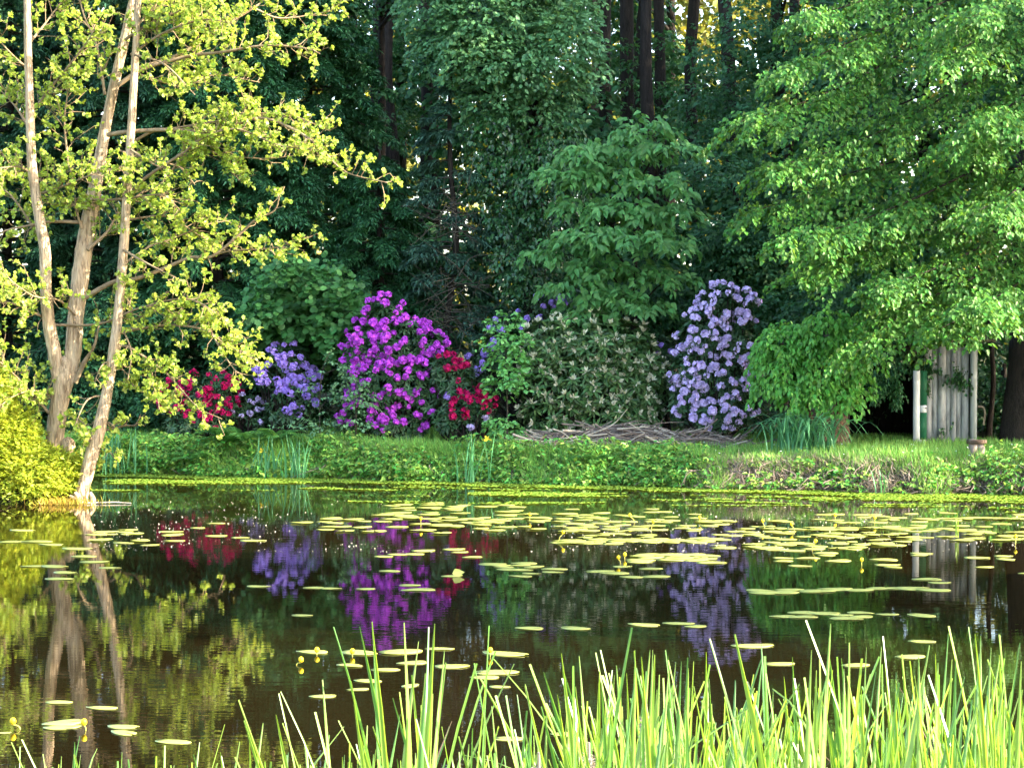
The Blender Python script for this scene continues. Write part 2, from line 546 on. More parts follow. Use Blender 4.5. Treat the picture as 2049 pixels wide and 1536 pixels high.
def build_alder():
    D0 = 23.5
    base = on_ground(105, D0)
    t = thing('alder_tree', 'sunlit alder with forked pale trunk and sparse yellow-green leaves on the left shore', 'tree', base)
    crown = MB()

    def W(pts, d0=D0, d1=None):
        d1 = d0 if d1 is None else d1
        k = np.linspace(0, 1, len(pts))
        return np.array([P(a, b, d0 + (d1 - d0) * kk ** 1.3) for (a, b), kk in zip(pts, k)])
    wood = {}
    # stems: (pixels, widths in pixels)
    stems = [
        ('trunk', [(108, 935), (108, 905), (112, 860), (120, 800), (127, 760), (130, 738), (131, 722), (132, 712)], [58, 50, 47, 48, 50, 46, 34, 12], D0, D0),
        ('stem', [(122, 800), (116, 755), (109, 705), (99, 655), (92, 580), (90, 500), (78, 430), (64, 330), (60, 220), (56, 100), (54, 0), (50, -160), (40, -420)], [20, 33, 35, 32, 30, 29, 27, 24, 22, 19, 17, 12, 4], D0, D0 - .5),
        ('stem', [(124, 800), (138, 755), (146, 705), (151, 640), (160, 560), (168, 500), (180, 430), (195, 350), (212, 250), (235, 140), (258, 40), (280, -80), (320, -420)], [20, 38, 42, 42, 44, 45, 40, 32, 28, 26, 24, 18, 5], D0, D0 + .5),
    ]
    lines = {}
    for nm, px, wd, d0, d1 in stems:
        l = W(px, d0, d1)
        ln = smooth_line(l, len(l) * 4)
        rad = np.interp(np.linspace(0, 1, len(ln)), np.linspace(0, 1, len(wd)), wd) / 2.55 / FPX * D0
        mb = MB(); tube(mb, ln, rad, 14, rough=.035)
        if nm == 'trunk':    # a burl low on the right flank
            for cx, cy, r in ((136, 893, .1), (92, 930, .12), (126, 935, .12)):
                c = P(cx, cy, D0 - .02)
                a = np.linspace(0, math.pi, 7)
                tube(mb, [c + np.array([0, 0, r * 1.1 * math.cos(q)]) for q in a], r * .8 * np.sin(a) + .01, 9, rough=.08)
        mb.build(nm, M['bark_alder'], t, True)
        lines.setdefault(nm, []).append(ln)
    A, B = lines['stem']
    C = None
    limbs = [
        # pixel path, tip depth offset, start width px, twig spacing, twig length
        ([(236, 171), (290, 143), (376, 113), (444, 106), (533, 96), (610, 100), (640, 108)], -.5, 13, .12, .42),
        ([(262, 140), (350, 112), (427, 72), (513, 17), (560, -30)], .5, 12, .12, .40),
        ([(513, 19), (564, 34), (639, 36), (684, 14)], .3, 6, .10, .3),
        ([(215, 270), (256, 260), (330, 257), (430, 262), (520, 244), (590, 262), (640, 300), (690, 342), (775, 366)], -1.2, 13, .105, .36),
        ([(267, 284), (308, 263), (355, 260), (440, 235), (560, 225), (660, 262)], -.6, 9, .10, .34),
        ([(262, 385), (284, 366), (325, 335), (370, 297), (397, 280), (470, 262), (560, 290), (640, 300)], -.9, 10, .105, .34),
        ([(300, 385), (332, 362), (362, 321), (393, 301), (444, 304), (530, 307), (600, 310)], -.3, 7, .13, .3),
        ([(448, 290), (461, 325), (478, 362)], -.6, 4, .09, .16),
        ([(252, 525), (300, 488), (342, 475), (410, 448), (458, 441)], .2, 7, .12, .3),
        ([(170, 595), (222, 572), (260, 561), (308, 544), (376, 524), (430, 509), (492, 465), (513, 448), (547, 420), (560, 390)], -.6, 15, .17, .32),
        ([(430, 509), (471, 503), (547, 489), (608, 475)], -.8, 6, .11, .26),
        ([(240, 667), (273, 658), (342, 648), (410, 660), (441, 691), (455, 722), (475, 746)], -.9, 9, .10, .34),
        ([(410, 655), (450, 690), (512, 720)], -1.0, 5, .10, .26),
        ([(232, 690), (266, 697), (308, 729), (349, 756), (393, 807), (444, 838)], -.8, 9, .11, .30),
        ([(300, 722), (312, 760), (318, 810)], -.9, 4, .10, .22),
        ([(205, 862), (246, 852), (273, 845), (282, 828)], -.3, 6, .2, .12),
        ([(165, 445), (96, 444), (45, 451), (0, 465), (-60, 500)], -.2, 10, .13, .35),
        ([(80, 475), (17, 400), (-30, 360)], .3, 8, .12, .35),
        ([(164, 458), (150, 424), (150, 390)], -.2, 9, .10, .25),
        ([(210, 190), (191, 96), (167, 27), (150, -60)], .3, 9, .11, .4),
        ([(137, 330), (133, 239), (140, 160)], -.3, 7, .11, .35),
        ([(175, 500), (205, 461), (236, 420), (290, 380)], .5, 11, .11, .36),
        ([(150, 765), (171, 725), (186, 691), (200, 640)], -.1, 17, .2, .25),
        ([(110, 650), (200, 640), (290, 620), (380, 610), (462, 650)], -.9, 8, .085, .36),
        ([(100, 640), (60, 620), (0, 600), (-60, 610)], -.7, 9, .085, .40),
        ([(150, 630), (120, 600), (60, 585), (20, 560)], -1.0, 7, .10, .36),
        ([(110, 840), (60, 790), (20, 740), (-30, 700)], -.6, 9, .09, .40),
        ([(120, 805), (80, 780), (30, 790), (-20, 830)], -.8, 7, .09, .34),
        ([(130, 830), (160, 850), (185, 880)], -.6, 4, .10, .2),
        ([(225, 740), (250, 745), (270, 775)], -.3, 4, .10, .2),
        ([(66, 350), (30, 330), (-30, 340)], -.6, 8, .10, .40),
        ([(60, 230), (100, 170), (160, 110), (190, 60)], -.6, 9, .09, .42),
        ([(58, 140), (20, 100), (-30, 50)], -.4, 8, .10, .42),
        ([(56, 90), (100, 40), (140, -20)], .4, 8, .10, .42),
        ([(60, 260), (30, 210), (-10, 170)], .5, 8, .10, .42),
        ([(70, 390), (120, 370), (190, 350), (250, 330)], -.8, 8, .09, .38),
        ([(180, 420), (120, 400), (70, 350), (20, 320)], .4, 8, .09, .38),
        ([(185, 400), (250, 400), (320, 395), (360, 420)], -.7, 8, .09, .36),
        ([(250, 80), (300, 50), (360, 20), (420, -20)], -.4, 9, .09, .40),
        ([(262, 110), (330, 60), (400, 40), (470, 50)], -.9, 8, .09, .38),
        ([(268, 60), (310, 10), (360, -40)], .5, 8, .10, .40),
        ([(236, 300), (290, 310), (350, 330), (390, 370)], .4, 6, .13, .28),
        ([(280, 150), (360, 170), (430, 150), (520, 165)], .8, 7, .13, .3),
        ([(250, 440), (330, 430), (390, 460), (450, 500)], .3, 7, .12, .3),
    ]
    for px, dd, w, sp, tl in limbs:
        l = W(px, D0, D0 + dd)
        l[1:-1] += rng.normal(0, .025, l[1:-1].shape)
        ln = smooth_line(l, len(l) * 5)
        r0 = w / 2.7 / FPX * D0
        rad = np.linspace(r0, max(.004, r0 * .22), len(ln))
        mb = MB(); tube(mb, ln, rad, 7, rough=.03)
        add_twigs(mb, crown, ln, r0 * .4, sp * .50, tl * 1.08, t0=.2 if len(px) > 4 else .1, gap=.06)
        mb.build('limb', M['twig'], t, True)
    # upper crown, above the picture
    for k in range(14):
        c = P(rng.uniform(-250, 520), rng.uniform(-700, -80), D0 + rng.uniform(-1.5, 1.5))
        b, d = ellipsoid_pts(28, c, (.9, .9, .6))
        sprays(crown, b, d + UP * .1, .4, .18, .2, 12, .085, .07, 'oval')
    crown.build('crown', M['alder'], t)

    # the leaning stem that grows from the water edge
    b2 = P(163, 1004, 23.0)
    t2 = thing('alder_tree', 'slim leaning pale trunk rising from the water edge beside the forked alder', 'tree', b2)
    px = [(160, 1012), (163, 990), (172, 955), (185, 905), (200, 850), (215, 780), (228, 700), (238, 610), (247, 500), (254, 390), (260, 300), (266, 200), (272, 90), (276, 0), (284, -140), (300, -400)]
    wd = [42, 34, 34, 35, 33, 27, 26, 24, 24, 23, 22, 20, 18, 16, 12, 4]
    l = np.array([P(a, b, 23.0 + .5 * k / 15) for k, (a, b) in enumerate(px)])
    ln = smooth_line(l, 60)
    rad = np.interp(np.linspace(0, 1, 60), np.linspace(0, 1, len(wd)), wd) / 2.5 / FPX * 23
    mb = MB(); tube(mb, ln, rad, 12, rough=.03)
    for a, b in (((150, 985), (158, 1010)), ((180, 985), (185, 1012)), ((140, 992), (165, 1010))):
        q = np.array([P(*a, 22.95), P((a[0] + b[0]) / 2 + 4, (a[1] + b[1]) / 2, 22.93), P(*b, 22.9)])
        tube(mb, smooth_line(q, 6), np.linspace(.02, .045, 6), 7, rough=.05)
    mb.build('trunk', M['bark_alder'], t2, True)
    cr = MB()
    for px_, dd, w, sp, tl in [([(205, 840), (225, 850), (240, 870)], -.2, 4, .10, .16), ([(190, 890), (215, 900), (232, 920)], -.2, 4, .1, .15),
                               ([(225, 720), (205, 730), (190, 760)], -.3, 4, .10, .2), ([(236, 640), (262, 700), (256, 760)], -.3, 4, .11, .2),
                               ([(262, 300), (310, 330), (340, 340)], -.4, 5, .11, .28), ([(270, 110), (330, 130), (390, 190)], -.5, 6, .11, .32),
                               ([(247, 500), (300, 530), (360, 560)], -.5, 6, .16, .25), ([(215, 790), (175, 800), (150, 850)], -.3, 5, .1, .22)]:
        l = np.array([P(a, b, 23.2 + dd * k / (len(px_) - 1)) for k, (a, b) in enumerate(px_)])
        ln = smooth_line(l, 14)
        mb = MB(); tube(mb, ln, np.linspace(w, w * .3, 14) / 2 / FPX * 23, 6)
        add_twigs(mb, cr, ln, .008, sp, tl, gap=.1)
        mb.build('limb', M['twig'], t2, True)
    cr.build('crown', M['alder'], t2)


rng = np.random.default_rng(102)
build_alder()


def build_left_bush():
    base = on_ground(60, 23.4)
    t = thing('leafy_bush', 'bright yellow-green leafy bush at the foot of the forked alder', 'bush', base)
    fo, st = MB(), MB()
    spots = [(70, 950, 85, 55), (10, 930, 70, 80), (-60, 900, 90, 110), (110, 965, 45, 40), (30, 880, 45, 40), (-40, 800, 60, 70), (15, 855, 40, 35), (125, 955, 26, 30), (60, 985, 80, 22)]
    for cx, cy, rx, ry in spots:
        c = P(cx, cy, 23.2)
        r = np.array([rx, rx * .9, ry]) / FPX * 23.2
        n = int(900 * r[0] * r[2] / .2) + 30
        b, d = ellipsoid_pts(n, c, r, shell=(.55, 1.0), low=-.6)
        b[:, 2] = np.maximum(b[:, 2], .03)
        sprays(fo, b, d + UP * .5, .16, .05, .25, 9, .062, .022, 'rhomb', flat=.5, hang=.1)
        for k in range(6):
            e = c + rng.uniform(-1, 1, 3) * r * .8
            s = np.array([e[0] * .6 + c[0] * .4, e[1], .05])
            tube(st, smooth_line([s, (s + e) / 2 + rnd(1, .05)[0], e], 6), np.linspace(.01, .003, 6), 4, cap=False)
    fo.build('foliage', M['willow'], t)
    st.build('stems', M['twig'], t)
    # rusty tuft of last year's growth at the waterline
    b = P(128, 1003, 22.85)
    tuft = MB()
    n = 420
    pos = np.stack([b[0] + rng.normal(0, .16, n), b[1] + rng.normal(0, .1, n), np.full(n, .005)], -1)
    ax = np.stack([rng.normal(0, .5, n), rng.normal(-.1, .4, n), np.ones(n)], -1)
    leaves(tuft, pos, ax, rnd(n), rng.uniform(.04, .11, n), .010, 'blade')
    o = tuft.build('grass_tuft', leaf_mat('rusty_grass', (.36, .26, .04), .35, (.45, .34, .04)))
    tag(o, 'rusty orange grass tuft at the waterline beside the leaning trunk', 'grass tuft', kind='stuff')


rng = np.random.default_rng(103)
build_left_bush()


# ------------------------------------------------------------------ trees of the far bank
def crown_lobes(mb, lobes, n_per_m2, slen, swid, droop, nleaf, L, W, shape, front=.55, shell=(.55, 1.0), flat=.35, hang=.35, low=-.75, nb=(0, -.45, .8)):
    for c, r in lobes:
        r = np.asarray(r, float)
        area = 4 * math.pi * ((r[0] * r[1]) ** 1.6 / 3 + (r[0] * r[2]) ** 1.6 / 3 + (r[1] * r[2]) ** 1.6 / 3) ** (1 / 1.6)
        n = max(4, int(area * n_per_m2))
        b, d = ellipsoid_pts(n, c, r, front, shell, low)
        sprays(mb, b, d * np.array([1, 1, .6]) + rnd(len(b), .25), slen * rng.uniform(.7, 1.3, len(b)), swid, droop, nleaf, L, W, shape, flat=flat, hang=hang, nb=nb)


def simple_trunk(t, base, top, r0, r1, mat, name='trunk', sides=10, wob=.05):
    base, top = np.asarray(base, float), np.asarray(top, float)
    pts = np.linspace(base, top, 6)
    pts[1:-1] += rnd(4, wob) * np.array([1, 1, 0])
    ln = smooth_line(pts, 18)
    ln[0][2] -= .1
    rad = np.linspace(r0, r1, 18); rad[0] *= 1.35; rad[1] *= 1.12
    mb = MB(); tube(mb, ln, rad, sides, rough=.04)
    return mb.build(name, mat, t, True)


def build_linden():
    D0 = 27.6
    base = on_ground(2045, D0)
    t = thing('linden_tree', 'large green linden sweeping tiered drooping branches over the shed and right bank', 'tree', base)
    simple_trunk(t, base, P(2075, -420, 27.8), .24, .1, M['bark_dark'], sides=14)
    crown = MB()
    tiers = [
        ([(1600, 35), (1700, 10), (1850, -50), (2050, -140)], 25.2), ([(1545, 150), (1640, 110), (1760, 60), (1900, 0), (2060, -60)], 24.9),
        ([(1475, 245), (1580, 215), (1700, 165), (1850, 85), (2060, 0)], 24.6), ([(1530, 335), (1640, 310), (1790, 250), (1940, 165), (2060, 110)], 24.8),
        ([(1485, 430), (1590, 395), (1690, 350), (1800, 320), (1950, 260), (2060, 200)], 25.4), ([(1565, 478), (1680, 455), (1800, 410), (1930, 350), (2060, 280)], 24.4),
        ([(1600, 545), (1690, 515), (1800, 475), (1930, 440), (2060, 385)], 25.2), ([(1640, 470), (1740, 440), (1850, 380), (2060, 330)], 25.6),
        ([(1750, 575), (1850, 545), (1950, 500), (2070, 430)], 24.3), 
        ([(1712, 705), (1790, 640), (1870, 592), (1970, 545), (2070, 495)], 24.6), ([(1885, 655), (1940, 628), (2010, 588), (2080, 545)], 24.5),
        ([(1790, 630), (1870, 600), (1960, 570), (2070, 530)], 25.3), ([(1700, 200), (1800, 150), (1950, 90), (2080, 30)], 25.8),
        ([(1880, 120), (1960, 80), (2080, 30)], 24.2), ([(1930, 40), (2000, 10), (2090, -40)], 24.0), ([(1960, 250), (2010, 220), (2090, 160)], 24.0),
        ([(1940, 610), (2000, 590), (2090, 530)], 23.9), ([(1650, 330), (1760, 300), (1880, 250), (2060, 180)], 26.2), ([(1560, 260), (1680, 250), (1800, 210), (2060, 90)], 26.3),
        ([(1600, 500), (1720, 500), (1850, 450), (2060, 400)], 26.4), ([(1640, 100), (1760, 90), (1900, 30), (2060, -40)], 26.2),
        ([(1960, 420), (2020, 390), (2090, 330)], 24.1), ([(1900, 300), (1980, 270), (2090, 220)], 24.8), ([(1760, 610), (1820, 590), (1900, 560), (2060, 500)], 25.9),
        ([(2150, 600), (2300, 500), (2420, 380)], 25), ([(2150, 400), (2300, 300), (2420, 180)], 25), ([(2150, 200), (2300, 100), (2420, 0)], 25), ([(2200, 700), (2330, 620), (2420, 560)], 24.5),
        ([(1650, -60), (1800, -120), (2000, -220)], 25.5), ([(1700, -160), (1850, -240), (2050, -340)], 25.5), ([(2150, 0), (2300, -100), (2400, -220)], 25.5), ([(1800, -300), (1950, -360), (2080, -420)], 26),
    ]
    for pts, dt in tiers:
        k = len(pts)
        l = np.array([P(a, b, dt + (27.2 - dt) * (i / (k - 1)) ** 1.2) for i, (a, b) in enumerate(pts)])
        ln = smooth_line(l, 30)
        wood = MB(); tube(wood, ln, np.linspace(.004, .018, 30), 6)
        length = np.linalg.norm(np.diff(ln, axis=0), axis=1).sum()
        S = int(length * (12.5 if dt < 25.7 else 4.5))
        u = (np.arange(S) + rng.random(S)) / S * .97
        idx = u * 29
        i0 = idx.astype(int); f = (idx - i0)[:, None]
        b = ln[i0] * (1 - f) + ln[np.minimum(i0 + 1, 29)] * f
        td = nz(ln[np.maximum(i0 - 1, 0)] - ln[np.minimum(i0 + 1, 29)])
        sd = nz(np.cross(td, UP)) * rng.choice([-1, 1], S, p=[.5, .5])[:, None]
        b = b + sd * rng.uniform(0, .12, (S, 1)) + rnd(S, .05)
        ll = rng.uniform(.4, .85, S) * (.55 + .45 * np.minimum(u * 3, 1))
        d = td * rng.uniform(.5, 1.0, (S, 1)) + sd * rng.uniform(.35, .9, (S, 1)) + np.array([0, -.12, -.10]) + rnd(S, .12)
        sprays(crown, b, d, ll, .17 * ll / .6, .38, 46, .066, .047, 'drop', flat=.4, hang=.5, tiers=.055, nb=(0, -.5, .85))
        # short leafy shoots along the branch itself
        S2 = int(length * 6)
        k = rng.integers(0, 29, S2)
        sprays(crown, ln[k] + rnd(S2, .04), rnd(S2, .6) + np.array([-.4, -.3, -.2]), .22, .08, .4, 10, .062, .045, 'drop', flat=.4, hang=.5, nb=(0, -.5, .85))
        wood.build('limb', M['bark_dark'], t, True)
    crown.build('crown', M['linden'], t)


rng = np.random.default_rng(104)
build_linden()


def build_mid_tree():
    D0 = 29.2
    base = on_ground(1265, D0)
    t = thing('broadleaf_tree', 'fresh green broad-leaved young tree behind the budding rhododendron', 'tree', base)
    simple_trunk(t, base, P(1275, 250, D0), .06, .02, M['bark_dark'])
    cr = MB()
    br = [(1280, 258, .32), (1185, 312, .42), (1335, 300, .36), (1240, 300, .36), (1140, 352, .42), (1225, 358, .45), (1310, 372, .38),
          (1160, 410, .36), (1245, 425, .5), (1335, 430, .38), (1190, 470, .45), (1280, 480, .42), (1340, 492, .28), (1120, 505, .38), (1200, 535, .42),
          (1270, 545, .35), (1150, 575, .36), (1225, 600, .34), (1340, 560, .26), (1290, 615, .26), (1170, 625, .28)]
    for x, y, r in br:
        c = P(x, y, D0 - 1.0 + abs(x - 1265) * .003 + rng.uniform(-.3, .3))
        r = r * .95
        root = P(1265 + (x - 1265) * .2, y + 60, D0)
        wood = MB(); tube(wood, smooth_line([root, (root + c) / 2 + np.array([0, 0, .08]), c], 8), np.linspace(.018, .005, 8), 5)
        wood.build('limb', M['bark_dark'], t, True)
        n = int(26 * r / .4)
        b, d = ellipsoid_pts(n, c, (r, r * .8, r * .26), low=-.4)
        d = d * np.array([1, 1, .35]) + np.array([0, -.35, .05])
        sprays(cr, b, d, rng.uniform(.22, .36, n), .10, .45, 11, .125, .066, 'drop', flat=.35, hang=.55, tiers=.08, nb=(0, -.6, .7))
    cr.build('crown', M['mid'], t)


rng = np.random.default_rng(105)
build_mid_tree()


def build_ivy_tree():
    D0 = 30.5
    base = on_ground(1070, D0)
    t = thing('ivy_clad_tree', 'tall oak with pale green top and an ivy-covered trunk behind the purple bloom', 'tree', base)
    simple_trunk(t, base, P(1060, -300, D0), .2, .08, M['bark_dark'])
    cr, iv = MB(), MB()
    oak = [(900, 60, 65, 50), (960, 30, 80, 55), (1040, 60, 90, 60), (1110, 90, 70, 60), (870, 100, 45, 40), (940, 120, 60, 45), (1010, 130, 70, 50), (1090, 160, 75, 45), (990, 190, 60, 40),
           (940, 80, 60, 40), (1140, 60, 50, 50), (1060, 220, 65, 35), (930, 160, 40, 30), (1130, 180, 50, 30), (860, 20, 50, 40), (1000, -40, 120, 60), (1120, -20, 80, 60), (920, -80, 110, 70), (1080, -140, 130, 90), (960, -220, 130, 90), (1170, 130, 30, 25)]
    lob = [(P(x, y, D0 - .9 + rng.uniform(-.6, .5)), np.array([rx, rx * .9, ry]) / FPX * D0) for x, y, rx, ry in oak]
    crown_lobes(cr, lob, 55, .22, .07, .3, 9, .075, .05, 'oval')
    ivy = [(1050, 300, 90, 60), (1010, 340, 75, 60), (1090, 350, 80, 70), (990, 250, 70, 50), (1120, 290, 60, 60), (1040, 410, 65, 60), (1100, 430, 65, 60), (1060, 480, 60, 50), (1030, 520, 60, 45), (1100, 520, 55, 50),
           (1140, 370, 40, 60), (960, 290, 30, 60), (960, 400, 26, 36), (1050, 570, 60, 40), (1000, 450, 25, 40), (1120, 600, 50, 40)]
    lob = [(P(x, y, D0 - .5 + rng.uniform(-.3, .3)), np.array([rx * .72, rx * .6, ry * .85]) / FPX * D0) for x, y, rx, ry in ivy]
    crown_lobes(iv, lob, 62, .16, .08, .8, 9, .07, .05, 'drop', hang=.8)
    for k in range(14):
        x, y, rx, ry = oak[k]
        c = P(x, y, D0 - .8)
        mb = MB(); tube(mb, smooth_line([P(1060, y + 90, D0), P((x + 1060) / 2, y + 40, D0 - .4), c], 8), np.linspace(.035, .008, 8), 5)
        mb.build('limb', M['bark_dark'], t, True)
    cr.build('crown', M['oak'], t)
    iv.build('ivy', M['ivy'], t)


rng = np.random.default_rng(106)
build_ivy_tree()


def conifer(label, px, d, top_py, width_px, mat, bottom_py=None, dens=1.0, twig=True, droop=.35, L=.10, W=.028, name='spruce_tree', trunk_r=.1, dead=None, up_extra=0, sparse=0.0, lean=0, hang=.5):
    global rng
    rng = np.random.default_rng(int(abs(px) * 7 + d * 13))
    base = on_ground(px, d)
    t = thing(name, label, 'tree', base)
    top = P(px + lean, top_py, d)
    simple_trunk(t, base, top, trunk_r, .02, M['bark_dark'])
    wood, nd = MB(), MB()
    H = top[2] - base[2]
    zb = P(px, bottom_py, d)[2] if bottom_py else base[2] + .3
    rad = width_px / 2 / FPX * d
    z = zb
    while z < top[2] - .1:
        f = (top[2] - z) / (top[2] - zb)
        nb = rng.integers(5, 8)
        a0 = rng.uniform(0, 6.28)
        for k in range(nb):
            if rng.random() < sparse:
                continue
            a = a0 + k * 6.28 / nb + rng.normal(0, .15)
            if math.sin(a) > .75:
                continue
            bl = rad * (f ** .75) * rng.uniform(.75, 1.12) + .12
            dv = np.array([math.cos(a), math.sin(a), 0])
            p0 = np.array([px2x(px, d) + lean / FPX * d * (1 - f), d, z + rng.normal(0, .06)])
            s = np.linspace(0, 1, 7)
            ln = p0 + dv * (s * bl)[:, None] + UP * (s * bl * .12 - droop * bl * s ** 2)[:, None]
            tube(wood, ln, np.linspace(.022, .005, 7) * (.5 + bl / 3), 4, cap=False)
            n = int((16 + 34 * bl) * dens)
            u = rng.uniform(.15, 1, n) ** .7
            pb = p0 + dv * (u * bl)[:, None] + UP * (u * bl * .12 - droop * bl * u ** 2)[:, None]
            sd = np.cross(dv, UP) * rng.choice([-1, 1], n)[:, None]
            dd = dv * rng.uniform(.5, 1.0, (n, 1)) + sd * rng.uniform(.3, 1.0, (n, 1)) + rnd(n, .15)
            sl = rng.uniform(.12, .3, n) * (1.15 - .5 * u) * (.6 + bl * .45)
            sprays(nd, pb, dd, sl, .035, hang, 11, L, W, 'rhomb', flat=.3, hang=.25, tiers=.04)
        z += rng.uniform(.16, .30)
    wood.build('branches', M['twig_dark'], t)['kind'] = 'stuff'
    nd.build('crown', mat, t)
    if dead:
        mb = MB()
        for cx, cy, rx, ry, n in dead:
            for k in range(n):
                a = P(cx + rng.normal(0, rx * .3), cy + rng.normal(0, ry * .3), d - rng.uniform(.6, 1.6))
                dv = nz(np.array([rng.normal(0, 1), rng.normal(-.2, .5), rng.normal(-.2, .55)]))
                ll = rng.uniform(.25, .8) * rx / 60
                m = a + dv * ll * .5 + rnd(1, .06)[0]
                e = a + dv * ll + rnd(1, .12)[0]
                tube(mb, smooth_line([a, m, e], 6), np.linspace(.009, .003, 6), 4, cap=False)
                for q in range(3):
                    b = a + (e - a) * rng.uniform(.2, .9); tube(mb, [b, b + rnd(1, .1)[0]], [.005, .002], 3, cap=False)
        mb.build('dead_branches', M['twig_dark'], t)
    return t


conifer('dark hemlock with drooping sprays left of the purple bloom', 620, 32.2, -250, 520, M['hemlock'], 700, dens=1.25, name='hemlock_tree', droop=.45)
conifer('dark hemlock just behind the hazel bush, nearer the alder', 440, 30.8, -350, 460, M['hemlock'], 800, dens=1.2, name='hemlock_tree', droop=.45)
conifer('dark hemlock right of the hazel, reaching toward the purple bloom', 760, 31.0, 300, 330, M['hemlock'], 640, dens=1.3, name='hemlock_tree', droop=.45)
conifer('thin grey-green fir with dead lower twigs behind the purple bloom', 905, 30.0, -60, 190, M['fir'], 700, dens=.75, name='fir_tree', trunk_r=.06, droop=.3, sparse=.45,
        dead=[(900, 430, 60, 60, 20), (930, 570, 70, 30, 14), (900, 640, 60, 40, 20)])
conifer('dark conifer behind the forked alder', 230, 31.5, -400, 480, M['spruce'], 860, dens=1.15, droop=.4)
conifer('dark conifer at the far left edge behind the alder', 20, 32.0, -400, 480, M['spruce'], 860, dens=1.15, droop=.4)
conifer('dark conifer left of the picture behind the leafy bush', -200, 31.5, -300, 420, M['spruce'], 860, dens=.8, droop=.4)


def leafy_tree(label, name, px, d, lobes, mat, dens, L, W, shape='oval', trunk=(.12, .03), top=None, slen=.3, swid=.1, nleaf=9, bark='bark_dark', droop=.35, front=.55, nlimb=6):
    base = on_ground(px, d)
    t = thing(name, label, 'tree', base)
    ys = [l[1] for l in lobes]
    simple_trunk(t, base, P(top[0], top[1], d) if top else P(px, min(ys), d), trunk[0], trunk[1], M[bark])
    cr = MB()
    ll = []
    for i, (x, y, rx, ry) in enumerate(lobes):
        c = P(x, y, d - .5 + rng.uniform(-.6, .6))
        ll.append((c, np.array([rx, rx * .85, ry]) / FPX * d))
        if i < nlimb:
            mb = MB(); r = P(px, y + 80, d)
            tube(mb, smooth_line([r, (r + c) / 2 + np.array([0, 0, .1]), c], 7), np.linspace(trunk[0] * .3, .008, 7), 5)
            mb.build('limb', M[bark], t, True)
    crown_lobes(cr, ll, dens, slen, swid, droop, nleaf, L, W, shape, front=front)
    cr.build('crown', mat, t)
    return t


def rand_lobes(x0, x1, y0, y1, n, r=(40, 80), flat=.6):
    out = []
    for _ in range(n):
        q = rng.uniform(*r)
        out.append((rng.uniform(x0, x1), rng.uniform(y0, y1), q, q * flat))
    return out


rng = np.random.default_rng(55)
leafy_tree('dark beech foliage between the young tree and the linden', 'beech_tree', 1490, 30.8,
           rand_lobes(1420, 1640, 340, 640, 22, (40, 70)) + rand_lobes(1400, 1560, 560, 720, 8, (40, 60)), M['beech'], 46, .075, .05, 'drop', nlimb=8)
leafy_tree('dark beech with drooping boughs high between the bare trunks and the linden', 'beech_tree', 1560, 33,
           rand_lobes(1430, 1650, -60, 130, 12, (35, 65), .4) + rand_lobes(1400, 1560, 150, 330, 8, (40, 60), .35), M['beech'], 40, .08, .055, 'drop', top=(1590, -80))
leafy_tree('dense dark tree low behind the lilac bloom', 'beech_tree', 1640, 29.5,
           rand_lobes(1540, 1760, 560, 700, 12, (40, 60)), M['beech'], 44, .07, .05, 'drop', nlimb=4)
leafy_tree('dark leafy tree behind the budding rhododendron', 'beech_tree', 1120, 31.2,
           rand_lobes(960, 1300, 560, 760, 18, (45, 70)), M['beech'], 40, .075, .05, 'drop', nlimb=4)
leafy_tree('blue-green dark maple high left of the oak', 'maple_tree', 760, 33,
           rand_lobes(620, 860, -80, 110, 11, (35, 65), .5) + rand_lobes(640, 780, 150, 260, 3, (30, 50), .45), M['beech'], 36, .085, .06, 'oval', top=(760, -200))
leafy_tree('dark green tree high behind the alder branches', 'maple_tree', 500, 33,
           rand_lobes(300, 640, -100, 330, 30, (45, 75), .5), M['beech'], 34, .085, .06, 'oval', top=(480, -200))
leafy_tree('dark green tree behind the left stem of the alder', 'maple_tree', 120, 34,
           rand_lobes(-200, 330, -120, 400, 34, (50, 85), .5), M['beech'], 24, .1, .07, 'oval', top=(100, -200))
leafy_tree('dark tree behind the linden at the right edge', 'beech_tree', 1900, 31.5,
           rand_lobes(1650, 2250, -100, 660, 48, (55, 90), .5), M['beech'], 20, .11, .075, 'oval', top=(1900, -300))
leafy_tree('shadowed evergreen thicket left behind the red rhododendron', 'evergreen_tree', 330, 31,
           rand_lobes(120, 560, 600, 860, 26, (45, 70), .6), M['hemlock'], 34, .07, .03, 'rhomb', nlimb=4)

hz = leafy_tree('mid-green hazel with round leaves left of the purple rhododendron', 'hazel_bush', 600, 29.4,
                [(600, 570, 70, 40), (550, 600, 50, 35), (650, 600, 60, 40), (590, 640, 85, 40), (680, 640, 45, 40), (540, 660, 45, 30), (630, 690, 70, 35), (690, 690, 30, 30), (570, 540, 40, 25), (520, 620, 30, 25), (660, 560, 35, 25), (700, 610, 28, 25)],
                M['hazel'], 62, .095, .085, 'round', trunk=(.03, .01), slen=.2, swid=.08, nleaf=7, droop=.3)
hz['category'] = 'bush'

